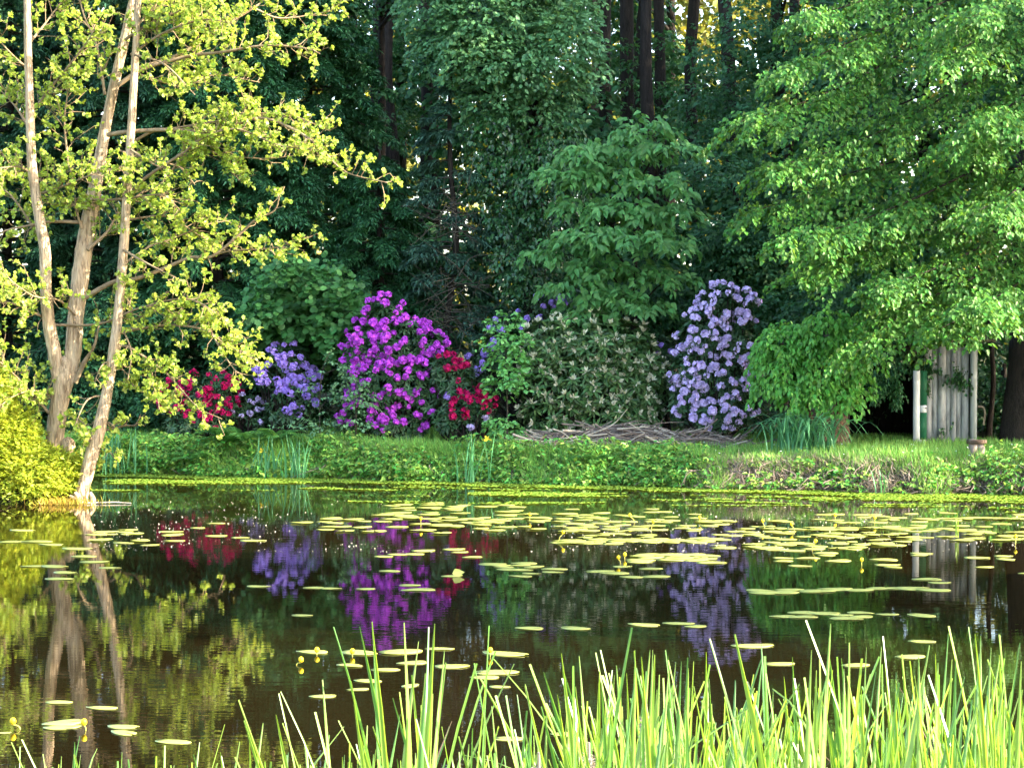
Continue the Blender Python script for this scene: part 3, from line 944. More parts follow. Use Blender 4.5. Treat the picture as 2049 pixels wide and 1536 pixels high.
# round bright bush on an old stump
def build_round_bush():
    d = 26.6
    base = on_ground(1640, d)
    t = thing('round_bush', 'bright green rounded bush with hanging pointed leaves left of the shed', 'bush', base)
    fo = MB()
    lob = [(1610, 730, 60, 50), (1560, 745, 42, 45), (1670, 735, 50, 45), (1590, 685, 48, 34), (1650, 785, 48, 28), (1690, 800, 30, 22), (1552, 700, 34, 32), (1535, 770, 24, 30), (1600, 785, 36, 22), (1712, 770, 26, 30),
           (1640, 665, 42, 28), (1700, 690, 40, 28), (1660, 640, 34, 22), (1735, 720, 26, 22), (1565, 665, 26, 20), (1525, 725, 18, 20), (1625, 812, 20, 12), (1710, 655, 30, 22)]
    ll = [(P(x, y, d - .2 + rng.uniform(-.2, .2)), np.array([rx, rx * .8, ry]) / FPX * d) for x, y, rx, ry in lob]
    crown_lobes(fo, ll, 95, .14, .06, .7, 8, .072, .042, 'drop', shell=(.75, 1.0), hang=.9, flat=.3)
    fo.build('foliage', M['laurel'], t)
    for x0, x1 in ((1630, 1600), (1650, 1650), (1665, 1690)):
        mb = MB(); tube(mb, smooth_line([on_ground(x0, d + .1), P((x0 + x1) / 2, 800, d), P(x1, 700, d)], 10), np.linspace(.05, .015, 10), 8, rough=.05)
        mb.build('stem', M['bark_warm'], t, True)
    s = thing('tree_stump', 'broad brown stump in the shade under the round bush', 'stump', on_ground(1655, d + .5))
    mb = MB()
    p = on_ground(1655, d + .5)
    zs = np.linspace(-.05, .5, 9)
    tube(mb, [p + np.array([rng.normal(0, .01), 0, z]) for z in zs], np.interp(zs, [-.05, .1, .5], [.38, .3, .27]), 18, rough=.05)
    mb.build('trunk', M['bark_warm'], s, True)


rng = np.random.default_rng(107)
build_round_bush()

rng = np.random.default_rng(56)
# bare dark trunks standing behind, and the sunlit wood far behind them
TR = [(1192, 1188, 40, .13, 'bark_warm', 'tall reddish trunk with a sunlit flank in the gap right of the oak'), (1216, 1212, 37, .14, 'bark_dark', 'thick dark trunk right beside the reddish sunlit trunk'),
      (1278, 1245, 38, .16, 'bark_dark', 'dark trunk leaning left above the young tree'), (1282, 1290, 41, .14, 'bark_dark', 'dark trunk crossing behind the leaning one'), (1325, 1318, 38, .13, 'bark_dark', 'slender dark trunk right of the leaning trunk'),
      (1392, 1388, 39, .14, 'bark_dark', 'thick dark trunk with ivy left of the dark beech boughs'), (1455, 1450, 37, .16, 'bark_dark', 'dark trunk directly left of the beech boughs'), (1560, 1560, 40, .15, 'bark_dark', 'dark trunk beside the pale sky gap by the linden'),
      (1165, 1160, 42, .10, 'bark_dark', 'thin dark trunk at the right rim of the oak'), (840, 845, 38, .13, 'bark_dark', 'dark trunk just left of the grey-green fir'), (755, 752, 40, .13, 'bark_dark', 'dark trunk right of the lit gap behind the hemlocks'),
      (870, 866, 42, .15, 'bark_dark', 'broad dark trunk behind the grey-green fir'), (690, 700, 41, .14, 'bark_dark', 'dark trunk left of the lit gap behind the hemlocks')]
for i, (x0, x1, d, r, bk, lab) in enumerate(TR):
    base = on_ground(x0, d)
    t = thing('tall_tree', lab, 'tree', base)
    a = P(x1, 0, d)
    top = base + (a - base) * (15 / max(a[2] - base[2], 1))
    simple_trunk(t, base, top, r, r * .5, M[bk], wob=.07)
    cr = MB()
    for k in range(16):
        z = rng.uniform(8.5, 15)
        c = base + (top - base) * (z / 15) + np.array([rng.normal(0, 1.1), rng.normal(0, 1.1), 0])
        b, dd = ellipsoid_pts(22, c, (1, 1, .45))
        sprays(cr, b, dd, .6, .22, .3, 9, .16, .1, 'oval')
    # thin lower boughs, some with foliage across the trunks
    for k in range(7):
        py = rng.uniform(20, 420)
        c = P(x0 + rng.normal(0, 45), py, d - rng.uniform(.3, 1.2))
        b, dd = ellipsoid_pts(12, c, (.65, .5, .12))
        sprays(cr, b, dd * np.array([1, 1, .3]), .4, .12, .4, 10, .1, .06, 'drop')
    cr.build('crown', M['beech'], t)


def build_far_wood():
    mb = MB()
    n = 2600
    x = rng.uniform(-20, 22, n); y = rng.uniform(52, 64, n)
    z = ground(x, y) + rng.uniform(-.2, 14, n)
    b = np.stack([x, y, z], -1)
    for k in range(4):
        bb = b + rnd(len(b), .55)
        sprays(mb, bb, rnd(len(b)) + np.array([.2, -.5, .2]), .8, .4, .3, 10, .26, .18, 'oval', flat=.6, nb=(.4, -.4, .6))
    o = mb.build('distant_wood', M['far_leaf'])
    tag(o, 'sunlit yellow-green wood glowing through the gaps between dark trunks', 'wood', kind='stuff')


rng = np.random.default_rng(108)
build_far_wood()


rng = np.random.default_rng(57)
# dark trees standing between the bank and the lit wood
for lab, px, d, x0, x1, y0, y1, n in [
        ('dark forest tree far behind the hemlocks, left of the lit gap', 560, 39, 380, 700, -120, 560, 30), ('dark forest tree far behind the alder crown', 250, 38, 60, 450, -120, 700, 38), ('dark forest tree at the far left behind the conifers', -60, 38, -300, 120, -120, 760, 36),
        ('low dark forest tree below the lit gap behind the hemlocks', 780, 37, 660, 900, 340, 780, 22), ('dark forest tree behind the ivy-clad oak', 1040, 37, 900, 1180, -60, 780, 34), ('low dark forest tree below the bare trunks', 1300, 36, 1160, 1480, 300, 780, 30),
        ('dark forest tree behind the beech boughs by the linden', 1600, 38, 1480, 1720, 120, 800, 40), ('dark forest tree behind the linden crown', 1850, 37, 1680, 2080, -100, 800, 64), ('dark thin-crowned forest tree among the bare trunks', 1340, 43, 1130, 1460, -60, 300, 13), ('dark thin-crowned forest tree in the lit gap behind the hemlocks', 800, 43, 690, 880, -40, 330, 9), ('dark forest tree at the far right behind the linden trunk', 2200, 36, 2040, 2400, -100, 800, 34)]:
    leafy_tree(lab, 'forest_tree', px, d, rand_lobes(x0, x1, y0, y1, n, (45, 80), .6), M['beech'], 15, .15, .1, 'oval', trunk=(.18, .06), top=(px, -300), slen=.4, swid=.16, nlimb=3)


leafy_tree('low dark evergreen thicket right of the shed beside the linden trunk', 'evergreen_tree', 2010, 30.2, rand_lobes(1950, 2140, 660, 860, 14, (40, 65), .7), M['ivy'], 34, .08, .05, 'drop', nlimb=3)


# tall trees right of the picture; their shade lies over the far bank and a band of the water
def shade_tree(label, x, y, h, r, z0, n=26, leaf=.2):
    base = np.array([x, y, float(ground(x, y))])
    t = thing('tall_tree', label, 'tree', base, 'tall trees right of the pond')
    simple_trunk(t, base, base + np.array([0, 0, h * .8]), .25, .08, M['bark_dark'])
    cr = MB()
    for k in range(n):
        c = base + np.array([rng.uniform(-1, 1) * r * .75, rng.uniform(-1, 1) * r * .75, rng.uniform(z0 + .8, h)])
        b, d = ellipsoid_pts(60, c, (r * .42, r * .42, r * .34))
        sprays(cr, b, d, .6, .3, .3, 9, leaf, leaf * .7, 'oval')
    cr.build('crown', M['shade_leaf'], t)


for i, (x, y, h, r, z0, n) in enumerate([(12.5, 25.4, 17, 3.3, 2.0, 48), (17, 28.0, 19, 4.2, 3, 40), (13, 32, 18, 4, 3, 40), (20, 34, 20, 4.5, 3, 34), (12, 38, 17, 4, 4, 34), (12.3, 11.6, 9.0, 1.7, 2.6, 30)]):
    shade_tree('tall leafy tree right of the pond', x, y, h, r, z0, n)


# ------------------------------------------------------------------ rhododendrons
def truss_mesh(name, mat, n=15, r=.066):
    mb = MB()
    ga = 2.399
    i = np.arange(n)
    zz = 1 - 1.25 * (i + .5) / n
    rr = np.sqrt(np.clip(1 - zz ** 2, 0, 1))
    c = np.stack([rr * np.cos(ga * i), rr * np.sin(ga * i), zz], -1) + rnd(n, .2)
    c *= rng.uniform(.75, 1.1, (n, 1))
    for ci in c:
        u = nz(np.cross(ci, [.3, .5, .8])); w = np.cross(ci, u)
        a = rng.uniform(0, 6.28) + np.arange(5) * 6.2832 / 5
        rad = np.cos(a)[:, None] * u + np.sin(a)[:, None] * w
        leaves(mb, np.repeat((ci * r * .55)[None], 5, 0), rad * .9 + ci * rng.uniform(.35, .7) + rnd(5, .12), ci - rad * .4 + rnd(5, .1), r * rng.uniform(.46, .66, 5), r * rng.uniform(.48, .66, 5), 'petal')
    return mb.mesh(name, mat)


def rhodo(label, px, d, lobes, bloom, mat, leafm, nros=60, leafL=.1, tr=.066, loose=(), cat='rhododendron', buds=0, extra_tr=None):
    global rng
    rng = np.random.default_rng(int(abs(px) * 7 + d * 13))
    base = on_ground(px, d)
    t = thing('rhododendron', label, cat, base)
    L3 = [(P(x, y, d), np.array([rx, max(rx * .8, 12), ry]) / FPX * d) for x, y, rx, ry in lobes]
    pos, nor = [], []
    for c, r in L3:
        area = r[0] * r[2] * 9
        n = int(area * nros) + 6
        b, dd = ellipsoid_pts(n, c, r, front=.5, shell=(.86, 1.06), low=-.8)
        keep = np.ones(len(b), bool)
        for c2, r2 in L3:
            if c2 is not c:
                keep &= (((b - c2) / r2) ** 2).sum(1) > .72
        b, dd = b[keep], dd[keep]
        g = ground(b[:, 0], b[:, 1]) + .06
        ok = b[:, 2] > g
        pos.append(b[ok]); nor.append(nz(dd[ok] / r))
    pos = np.concatenate(pos); nor = np.concatenate(nor)
    nor = nz(nor + UP * .7 + rnd(len(nor), .2))
    # whorls of leathery leaves
    fo = MB()
    nl = 9
    for ring in range(2):
        u = nz(np.cross(nor, np.array([.21, .9, .33]))); w = np.cross(nor, u)
        a = rng.uniform(0, 6.28, (len(pos), 1)) + np.arange(nl)[None] * 6.2832 / nl + rng.normal(0, .15, (len(pos), nl))
        rad = np.cos(a)[..., None] * u[:, None] + np.sin(a)[..., None] * w[:, None]
        ax = rad + nor[:, None] * (.25 - .6 * ring) + rng.normal(0, .15, rad.shape)
        pp = np.repeat(pos[:, None], nl, 1) - nor[:, None] * (.02 + .07 * ring)
        sz = rng.uniform(.75, 1.15, len(pos) * nl)
        nn = (nor[:, None] + rad * .2 + rng.normal(0, .15, rad.shape)).reshape(-1, 3)
        leaves(fo, pp.reshape(-1, 3), ax.reshape(-1, 3), nn, leafL * sz, leafL * .34 * sz, 'oval')
    # inner leaves keep the heart of the bush dark and dense
    for c, r in L3:
        n = int(r[0] * r[2] * 500) + 20
        b, dd = ellipsoid_pts(n, c, r, shell=(.3, .8))
        b = b[b[:, 2] > ground(b[:, 0], b[:, 1])]
        leaves(fo, b, rnd(len(b)), UP + rnd(len(b), .5), leafL * 1.1, leafL * .4, 'oval')
    fo.build('foliage', leafm, t)
    st = MB()
    for k in rng.choice(len(pos), min(60, len(pos)), replace=False):
        a = base + np.array([rng.normal(0, .08), rng.normal(0, .08), 0])
        m = (a + pos[k]) / 2 + np.array([(pos[k][0] - a[0]) * .15, 0, -.05])
        tube(st, smooth_line([a, m, pos[k]], 7), np.linspace(.02, .005, 7), 4, cap=False)
    st.build('stems', M['bark_dark'], t)
    # blooms: each truss is a part
    me = [truss_mesh('flower_truss', mat, n, tr) for n in (8, 11, 13, 15, 17, 19)]
    f = FPX / pos[:, 1]
    spx = 1024.5 + pos[:, 0] * f
    spy = 650 - (pos[:, 2] - CAMH) * f
    used = np.zeros(len(pos), bool)
    for cx, cy, rx, ry, n in bloom:
        q = ((spx - cx) / rx) ** 2 + ((spy - cy) / ry) ** 2
        cand = np.where((q < 1) & (~used) & (nor[:, 1] < .35))[0]
        rng.shuffle(cand)
        got = []
        for c in cand:
            if len(got) >= n * 1.35:
                break
            if all((spx[c] - spx[g]) ** 2 + (spy[c] - spy[g]) ** 2 > (tr * .85 * FPX / d) ** 2 for g in got):
                got.append(c); used[c] = True
        for c in got:
            e = Vector(nz(nor[c] + np.array([0, -.25, .2]))).to_track_quat('Z', 'Y').to_euler()
            p = pos[c] + nor[c] * .035 - np.array(base)
            s = rng.uniform(.58, 1.02)
            link('flower_truss', me[rng.integers(6)], t, loc=p, rot=e, scale=(s * rng.uniform(.85, 1.15), s * rng.uniform(.85, 1.15), s))
    for cx, cy, rx, ry, n, m2 in (extra_tr or []):
        me2 = truss_mesh('flower_truss', m2, 14, tr * .9)
        q = ((spx - cx) / rx) ** 2 + ((spy - cy) / ry) ** 2
        cand = np.where((q < 1) & (~used) & (nor[:, 1] < .35))[0]
        rng.shuffle(cand)
        for c in cand[:n]:
            used[c] = True
            e = Vector(nz(nor[c] + np.array([0, -.25, .2]))).to_track_quat('Z', 'Y').to_euler()
            link('flower_truss', me2, t, loc=pos[c] + nor[c] * .035 - np.array(base), rot=e, scale=rng.uniform(.7, 1.05))
    if buds:
        bm = MB()
        cand = np.where(~used)[0]
        cand = rng.choice(cand, min(buds, len(cand)), replace=False)
        for c in cand:
            k = rng.integers(5, 12)
            leaves(bm, np.repeat((pos[c] + nor[c] * .01)[None], k, 0), nor[c] + rnd(k, .45), rnd(k), rng.uniform(.05, .09, k), .03, 'oval')
        o = bm.build('flower_buds', M['cream_bud'], t)
        o['label'] = 'cream flower buds tipping the shoots'
    return t


rhodo('crimson rhododendron in bloom, low and partly behind the alder leaves', 410, 28.8,
      [(440, 790, 36, 45), (400, 790, 40, 42), (350, 800, 32, 38), (420, 840, 50, 35), (370, 850, 45, 30)],
      [(435, 765, 34, 34, 14), (460, 800, 26, 40, 16), (400, 770, 30, 28, 8), (345, 790, 28, 40, 10), (400, 820, 50, 25, 9), (430, 860, 12, 12, 1)], M['red'], M['rhodo_leaf'], tr=.07)
rhodo('violet rhododendron in bloom between the crimson one and the slim pale shrub', 575, 28.6,
      [(575, 720, 42, 32), (600, 770, 36, 40), (545, 755, 34, 26), (575, 815, 42, 40), (590, 790, 45, 50)],
      [(568, 708, 30, 22, 11), (595, 740, 34, 30, 17), (540, 752, 30, 18, 11), (600, 770, 40, 28, 16), (585, 805, 45, 28, 16)], M['violet'], M['rhodo_leaf'], tr=.07, nros=70)
rhodo('small pale lilac rhododendron tucked right of the crimson one', 495, 28.9, [(490, 815, 32, 26), (520, 840, 30, 25)], [(490, 815, 34, 24, 10), (530, 835, 20, 15, 3)], M['lilac'], M['rhodo_leaf'], tr=.05)
rhodo('tall magenta-purple rhododendron covered in bloom at the middle of the far bank', 790, 28.0,
      [(770, 640, 40, 45), (745, 690, 55, 55), (800, 690, 70, 60), (860, 715, 42, 50), (725, 740, 42, 45), (790, 760, 85, 70), (850, 790, 55, 60), (730, 820, 48, 45), (790, 845, 70, 40), (690, 840, 18, 22)],
      [(765, 625, 50, 38, 26), (735, 665, 42, 50, 34), (800, 680, 62, 45, 42), (860, 690, 34, 42, 22), (720, 715, 40, 40, 26), (780, 735, 70, 36, 30), (840, 735, 40, 30, 10), (750, 790, 60, 40, 22), (700, 830, 32, 24, 16), (750, 830, 40, 26, 16), (835, 810, 50, 45, 12), (800, 850, 60, 20, 8), (905, 690, 12, 14, 1)],
      M['purple'], M['rhodo_leaf'], nros=75, tr=.068)
rhodo('crimson rhododendron, low, at the right foot of the purple one', 940, 27.7,
      [(915, 770, 36, 50), (950, 810, 46, 40), (910, 830, 45, 40), (890, 740, 30, 36)],
      [(945, 795, 38, 22, 26), (985, 815, 20, 20, 9), (915, 825, 20, 16, 9), (925, 740, 16, 26, 3), (895, 720, 20, 30, 4)], M['red'], M['rhodo_leaf'], nros=70, tr=.066,
      extra_tr=[(960, 850, 30, 16, 3, M['lilac']), (905, 790, 14, 12, 2, M['violet'])])
rhodo('large dark rhododendron tipped with cream buds above the brush pile', 1180, 28.2,
      [(1110, 690, 70, 55), (1190, 690, 85, 65), (1260, 710, 55, 65), (1090, 760, 60, 70), (1170, 770, 90, 80), (1260, 780, 60, 70), (1110, 830, 70, 50), (1220, 830, 80, 45), (1290, 820, 32, 50), (1310, 760, 28, 50)],
      [], M['violet'], M['rhodo_pale'], nros=34, leafL=.13, buds=260)
rhodo('violet rhododendron peeping over the left top of the budding one', 1085, 28.9, [(1090, 610, 36, 26), (1065, 640, 30, 30), (1000, 690, 30, 60), (960, 730, 24, 40)],
      [(1098, 604, 34, 16, 9), (1062, 630, 22, 18, 5), (1050, 648, 10, 10, 1), (958, 730, 20, 30, 4), (990, 670, 16, 30, 3)], M['violet'], M['rhodo_leaf'], tr=.072)
rhodo('small violet rhododendron wedged behind the left flank of the lilac one', 1325, 28.6, [(1325, 700, 32, 30), (1310, 760, 30, 60)], [(1325, 694, 30, 14, 7), (1315, 740, 22, 30, 4)], M['violet'], M['rhodo_leaf'], tr=.068)
rhodo('tall pale lilac rhododendron in full bloom left of the round bush', 1430, 27.8,
      [(1440, 610, 40, 38), (1490, 620, 24, 38), (1410, 670, 48, 55), (1470, 680, 40, 50), (1390, 740, 48, 55), (1450, 760, 50, 60), (1375, 800, 40, 50), (1490, 790, 28, 60), (1430, 830, 60, 35)],
      [(1437, 590, 34, 24, 14), (1490, 615, 26, 40, 16), (1465, 640, 30, 30, 10), (1405, 625, 36, 28, 16), (1430, 660, 50, 32, 24), (1390, 700, 44, 40, 28), (1455, 720, 44, 40, 26), (1370, 765, 36, 42, 26), (1430, 785, 50, 40, 20), (1400, 825, 50, 24, 12), (1490, 840, 30, 24, 9), (1500, 740, 26, 60, 14), (1450, 840, 40, 22, 8)],
      M['lilac'], M['rhodo_leaf'], nros=75, tr=.07)


# ------------------------------------------------------------------ saplings and slim shrubs
def sapling(label, px, d, path, mat, groups, L, W, shape, stem=.012, name='sapling', cat='sapling'):
    global rng
    rng = np.random.default_rng(int(abs(px) * 7 + d * 13))
    base = on_ground(px, d)
    t = thing(name, label, cat, base)
    ln = smooth_line([base] + [P(a, b, d) for a, b in path], 16)
    mb = MB(); tube(mb, ln, np.linspace(stem, .004, 16), 6)
    fo = MB()
    for x, y, rx, ry, n in groups:
        c = P(x, y, d - .1)
        b, dd = ellipsoid_pts(n, c, np.array([rx, rx * .8, ry]) / FPX * d, low=-.5)
        sprays(fo, b, dd * np.array([1, 1, .4]) + UP * .1, .16, .06, .35, 9, L, W, shape, flat=.4, hang=.4)
        j = np.argmin(np.abs(ln[:, 2] - c[2] + .1))
        tube(mb, smooth_line([ln[j], (ln[j] + c) / 2, c], 5), np.linspace(.006, .002, 5), 4, cap=False)
    mb.build('stem', M['twig_dark'], t, True)
    fo.build('foliage', mat, t)


sapling('bright green maple sapling standing between the crimson and the budding rhododendron', 1015, 27.3, [(1015, 800), (1012, 700), (1012, 640)], M['sapling'],
        [(1012, 650, 26, 22, 14), (1000, 680, 28, 20, 16), (1030, 690, 28, 20, 16), (1010, 715, 30, 22, 18), (1045, 730, 24, 20, 14), (1005, 755, 28, 24, 18), (1035, 765, 28, 22, 16), (1010, 790, 22, 18, 10), (1005, 850, 26, 16, 18), (1020, 868, 22, 10, 10)], .062, .05, 'oval')
sapling('slim pale green shrub between the violet and the purple rhododendron', 640, 27.6, [(640, 800), (645, 740), (660, 705)], M['pale_shrub'],
        [(655, 730, 14, 26, 6), (632, 780, 22, 24, 9), (680, 735, 12, 20, 4), (655, 800, 18, 20, 7), (625, 848, 30, 20, 14), (650, 860, 22, 18, 12), (575, 855, 26, 12, 8)], .042, .028, 'oval', stem=.008, name='shrub', cat='shrub')
sapling('grey-green leafy shrub at the left foot of the purple rhododendron', 712, 27.5, [(712, 820), (712, 770), (712, 745)], M['pale_shrub'],
        [(712, 765, 22, 26, 20), (705, 800, 26, 26, 24), (725, 800, 18, 24, 14), (710, 845, 24, 18, 14)], .05, .035, 'oval', stem=.008, name='shrub', cat='shrub')


# ------------------------------------------------------------------ bank vegetation
def vnoise(x, y, s, seed=0):
    r = np.random.default_rng(seed).random((64, 64))
    x = np.asarray(x) * s; y = np.asarray(y) * s
    xi, yi = np.floor(x).astype(int), np.floor(y).astype(int)
    fx, fy = x - xi, y - yi
    fx, fy = fx * fx * (3 - 2 * fx), fy * fy * (3 - 2 * fy)
    g = lambda a, b: r[a % 64, b % 64]
    return (g(xi, yi) * (1 - fx) + g(xi + 1, yi) * fx) * (1 - fy) + (g(xi, yi + 1) * (1 - fx) + g(xi + 1, yi + 1) * fx) * fy


def bank_scatter(n, d0, d1, x0=-6.4, x1=8.4, power=1.0):
    x = rng.uniform(x0, x1, n)
    dd = d0 + (d1 - d0) * rng.random(n) ** power
    y = far_shore(x) - (.10 * np.sin(x * 3.1) + .06 * np.sin(x * 7.7 + 1)) + dd
    return x, y, dd


def build_bank():
    # lawn
    n = 70000
    x, y, dd = bank_scatter(n, .3, 4.6, power=1.3)
    keep = vnoise(x, y, 1.4, 3) > .12
    x, y, dd = x[keep], y[keep], dd[keep]
    n = len(x)
    tall = .06 + .09 * vnoise(x, y, .8, 5) + np.where(x < -1.0, .05, 0)
    pos = np.stack([x, y, ground(x, y) - .005], -1)
    ax = np.stack([rng.normal(0, .35, n), rng.normal(-.05, .35, n), np.ones(n)], -1)
    g = MB()
    leaves(g, pos, ax, rnd(n) + np.array([0, -1, 0]), tall * rng.uniform(.5, 1.3, n), .009, 'blade')
    tag(g.build('grass', M['grass']), 'short green grass along the top of the far bank', 'grass', kind='stuff')
    # herbs on the bank face: many small leafy shoots
    n = 4200
    x, y, dd = bank_scatter(n, -.06, .38)
    dens = np.where(x < 2.2, 1.0, np.where(x < 3.2, .16, .10)) * np.clip((vnoise(x, y, 1.3, 9) - .25) * 2.2, 0.05, 1)
    dens = np.where((x > -2.35) & (x < -1.55), dens * .35, dens)
    keep = rng.random(n) < dens
    x, y, dd = x[keep], y[keep], dd[keep]
    n = len(x)
    hh = np.clip(-.04 + .25 * vnoise(x, y, 2.3, 12), .02, .17) * np.where(x < -1.5, 1.45, 1.0)
    b = np.stack([x, y, np.maximum(ground(x, y), 0.01)], -1)
    h = MB()
    for k in range(3):
        bb = b + UP * (hh * (.35 + .3 * k))[:, None] + rnd(n, .03)
        sprays(h, bb, rnd(n) * np.array([1, 1, .2]) + np.array([0, -.4, .25]), .11, .045, .3, 6, .065, .038, 'drop', flat=.4, hang=.25, nb=(0, -.5, .8))
    tag(h.build('bank_herbs', M['herb']), 'low leafy herbs covering the face of the far bank', 'herbs', kind='stuff')
    # coarser grass tufts and darker nettles mixed in
    n = 900
    x, y, dd = bank_scatter(n, .0, .6)
    k = vnoise(x, y, .9, 41) > np.where(x > 2.4, .78, .45)
    b = np.stack([x, y, np.maximum(ground(x, y), .0)], -1)[k]
    n = len(b)
    hb = MB()
    for q in range(3):
        sprays(hb, b + UP * (.06 + .07 * q) + rnd(n, .03), rnd(n) * np.array([1, 1, .2]) + np.array([0, -.4, .3]), .12, .05, .3, 6, .07, .03, 'drop', flat=.4, hang=.3, nb=(0, -.5, .8))
    tag(hb.build('nettles', M['herb']), 'darker nettles scattered through the bank herbs', 'nettles', kind='stuff')
    n = 26000
    x, y, dd = bank_scatter(n, -.03, .75)
    k = (vnoise(x, y, 1.2, 44) > np.where(x > 2.4, .74, .28))
    x, y = x[k], y[k]; n = len(x)
    gt = MB()
    leaves(gt, np.stack([x, y, np.maximum(ground(x, y), 0)], -1), np.stack([rng.normal(0, .4, n), rng.normal(-.25, .35, n), np.ones(n)], -1), rnd(n) + np.array([0, -1, 0]), rng.uniform(.07, .24, n), .010, 'blade')
    tag(gt.build('tall_grass', M['grass']), 'longer grass hanging over the face of the far bank', 'grass', kind='stuff')
    # dark understorey behind the lawn
    n = 2600
    x = rng.uniform(-9, 9, n); y = rng.uniform(29.2, 33, n)
    b = np.stack([x, y, ground(x, y) + rng.uniform(.02, .35, n)], -1)
    u = MB()
    sprays(u, b, rnd(n) + UP * .4, .2, .07, .3, 7, .075, .04, 'oval')
    tag(u.build('undergrowth', M['ivy']), 'dark leafy undergrowth beneath the trees', 'undergrowth', kind='stuff')
    # dry stalks and roots hanging on the right part of the bank
    dry = MB()
    n = 24000
    x, y, dd = bank_scatter(n, .0, .62)
    w = np.where(x > 2.0, 1.0, np.where((x > -2.4) & (x < -1.4), .8, .10))
    keep = rng.random(n) < w
    x, y = x[keep], y[keep]; n = len(x)
    pos = np.stack([x, y - .02, np.maximum(ground(x, y), .005)], -1)
    ax = np.stack([rng.normal(0, .9, n), rng.normal(-.5, .5, n), rng.normal(.35, .6, n)], -1)
    leaves(dry, pos, ax, rnd(n), rng.uniform(.05, .2, n), .007, 'blade')
    tag(dry.build('dry_stalks', M['drygrass']), 'tangle of dry grass stalks hanging over the bank edge', 'dry grass', kind='stuff')
    rt = MB()
    for k in range(330):
        x = rng.uniform(2.2, 7.2) if k % 6 else rng.uniform(-5, 2)
        y0 = float(far_shore(x)) + rng.uniform(.15, .5)
        a = np.array([x, y0, float(ground(x, y0)) + .03])
        e = np.array([x + rng.normal(0, .16), y0 - rng.uniform(.15, .4), rng.uniform(.0, .1)])
        m = (a + e) / 2 + np.array([rng.normal(0, .07), -.08, rng.normal(.02, .04)])
        tube(rt, smooth_line([a, m, e], 6), np.linspace(.007, .003, 6), 4, cap=False)
    tag(rt.build('bank_roots', M['stick']), 'brown roots and twigs hanging down the right bank', 'roots', kind='stuff')
    # little white daisies in the lawn
    da = MB()
    x, y, dd = bank_scatter(120, .5, 2.6, x0=0)
    pos = np.stack([x, y, ground(x, y) + .1], -1)
    leaves(da, pos, rnd(120) * np.array([1, 1, .1]), UP + rnd(120, .3) + np.array([0, -.6, 0]), .022, .022, 'round')
    tag(da.build('daisies', M['white']), 'tiny white daisies dotted in the far lawn', 'daisies', kind='stuff')


rng = np.random.default_rng(109)
build_bank()


def blade_mesh(name, mat, h, w, lean, curl, tip_drop=0.0, segs=9, twist=.5):
    s = np.linspace(0, 1, segs + 1)
    off = lean * s ** 1.6 + curl * s ** 3
    zz = h * s - tip_drop * np.clip(s - .6, 0, 1) ** 2 * 6
    wid = w * np.where(s < .15, .75 + s * 1.6, 1.0) * np.clip((1 - s) / .35, 0, 1) ** .55
    wid[-1] = w * .08
    c = np.stack([off, .06 * np.sin(s * 3) * h * .2, zz], -1)
    a = twist * s + .2
    sd = np.stack([-np.sin(a) * .35, np.cos(a), np.zeros_like(a)], -1)
    sd = nz(sd)
    mid = c + np.stack([np.zeros_like(s), np.zeros_like(s), np.zeros_like(s)], -1)
    nn = nz(np.cross(np.gradient(c, axis=0), sd))
    v = np.stack([c - sd * wid[:, None] / 2, mid + nn * (w * .16), c + sd * wid[:, None] / 2], 1).reshape(-1, 3)
    f = []
    for i in range(segs):
        k = i * 3
        f += [[k, k + 1, k + 4, k + 3], [k + 1, k + 2, k + 5, k + 4]]
    return MB().add(v, f).mesh(name, mat, True)


def iris(label, px, d, h, n, spread, flowers=()):
    d = float(far_shore(px2x(px, d))) - .16
    base = np.array([px2x(px, d), d, 0.0])
    t = thing('iris_clump', label, 'iris', base)
    ms = [blade_mesh('leaf', M['iris_leaf'], 1, .022, rng.uniform(.03, .25), rng.uniform(0, .15), rng.choice([0, 0, .15])) for _ in range(6)]
    for k in range(n):
        link('leaf', ms[rng.integers(6)], t, loc=(rng.normal(0, spread), rng.normal(0, spread * .6), 0), rot=(0, 0, rng.uniform(0, 6.28)), scale=(h * .9, .85, h * rng.uniform(.6, 1.05)))
    for fx, fy in flowers:
        p = P(fx, fy, d) - base
        mb = MB(); tube(mb, smooth_line([np.array([0, 0, 0]), p * .6 + np.array([.01, 0, .02]), p], 6), .004, 5)
        o = link('flower_stalk', mb.mesh('flower_stalk', M['iris_leaf']), t, loc=(0, 0, 0))
        fm = MB()
        a = np.arange(3) * 2.09 + .3
        rad = np.stack([np.cos(a), np.sin(a), -.3 + 0 * a], -1)
        leaves(fm, np.repeat(p[None], 3, 0), rad, np.stack([np.cos(a), np.sin(a), 1.2 + 0 * a], -1), .07, .05, 'petal')
        leaves(fm, np.repeat(p[None], 3, 0), rad * np.array([.5, .5, -2.5]), rad, .045, .02, 'petal')
        link('flower', fm.mesh('flower', M['lily']), t, loc=(0, 0, 0))


iris('tall iris leaves right beside the leaning alder trunk', 228, 27.4, .75, 26, .16)
iris('iris clump with one yellow flower near the fern', 522, 26.9, .55, 18, .10, [(524, 902)])
iris('flowerless blue-green iris clump left of the pale dry grass', 592, 26.75, .62, 22, .09)
iris('tall iris clump with a yellow flower below the crimson and budding rhododendrons', 945, 25.95, .66, 20, .10, [(974, 878)])
iris('small iris tuft at the waterline below the plank wall', 1765, 24.15, .34, 9, .05)


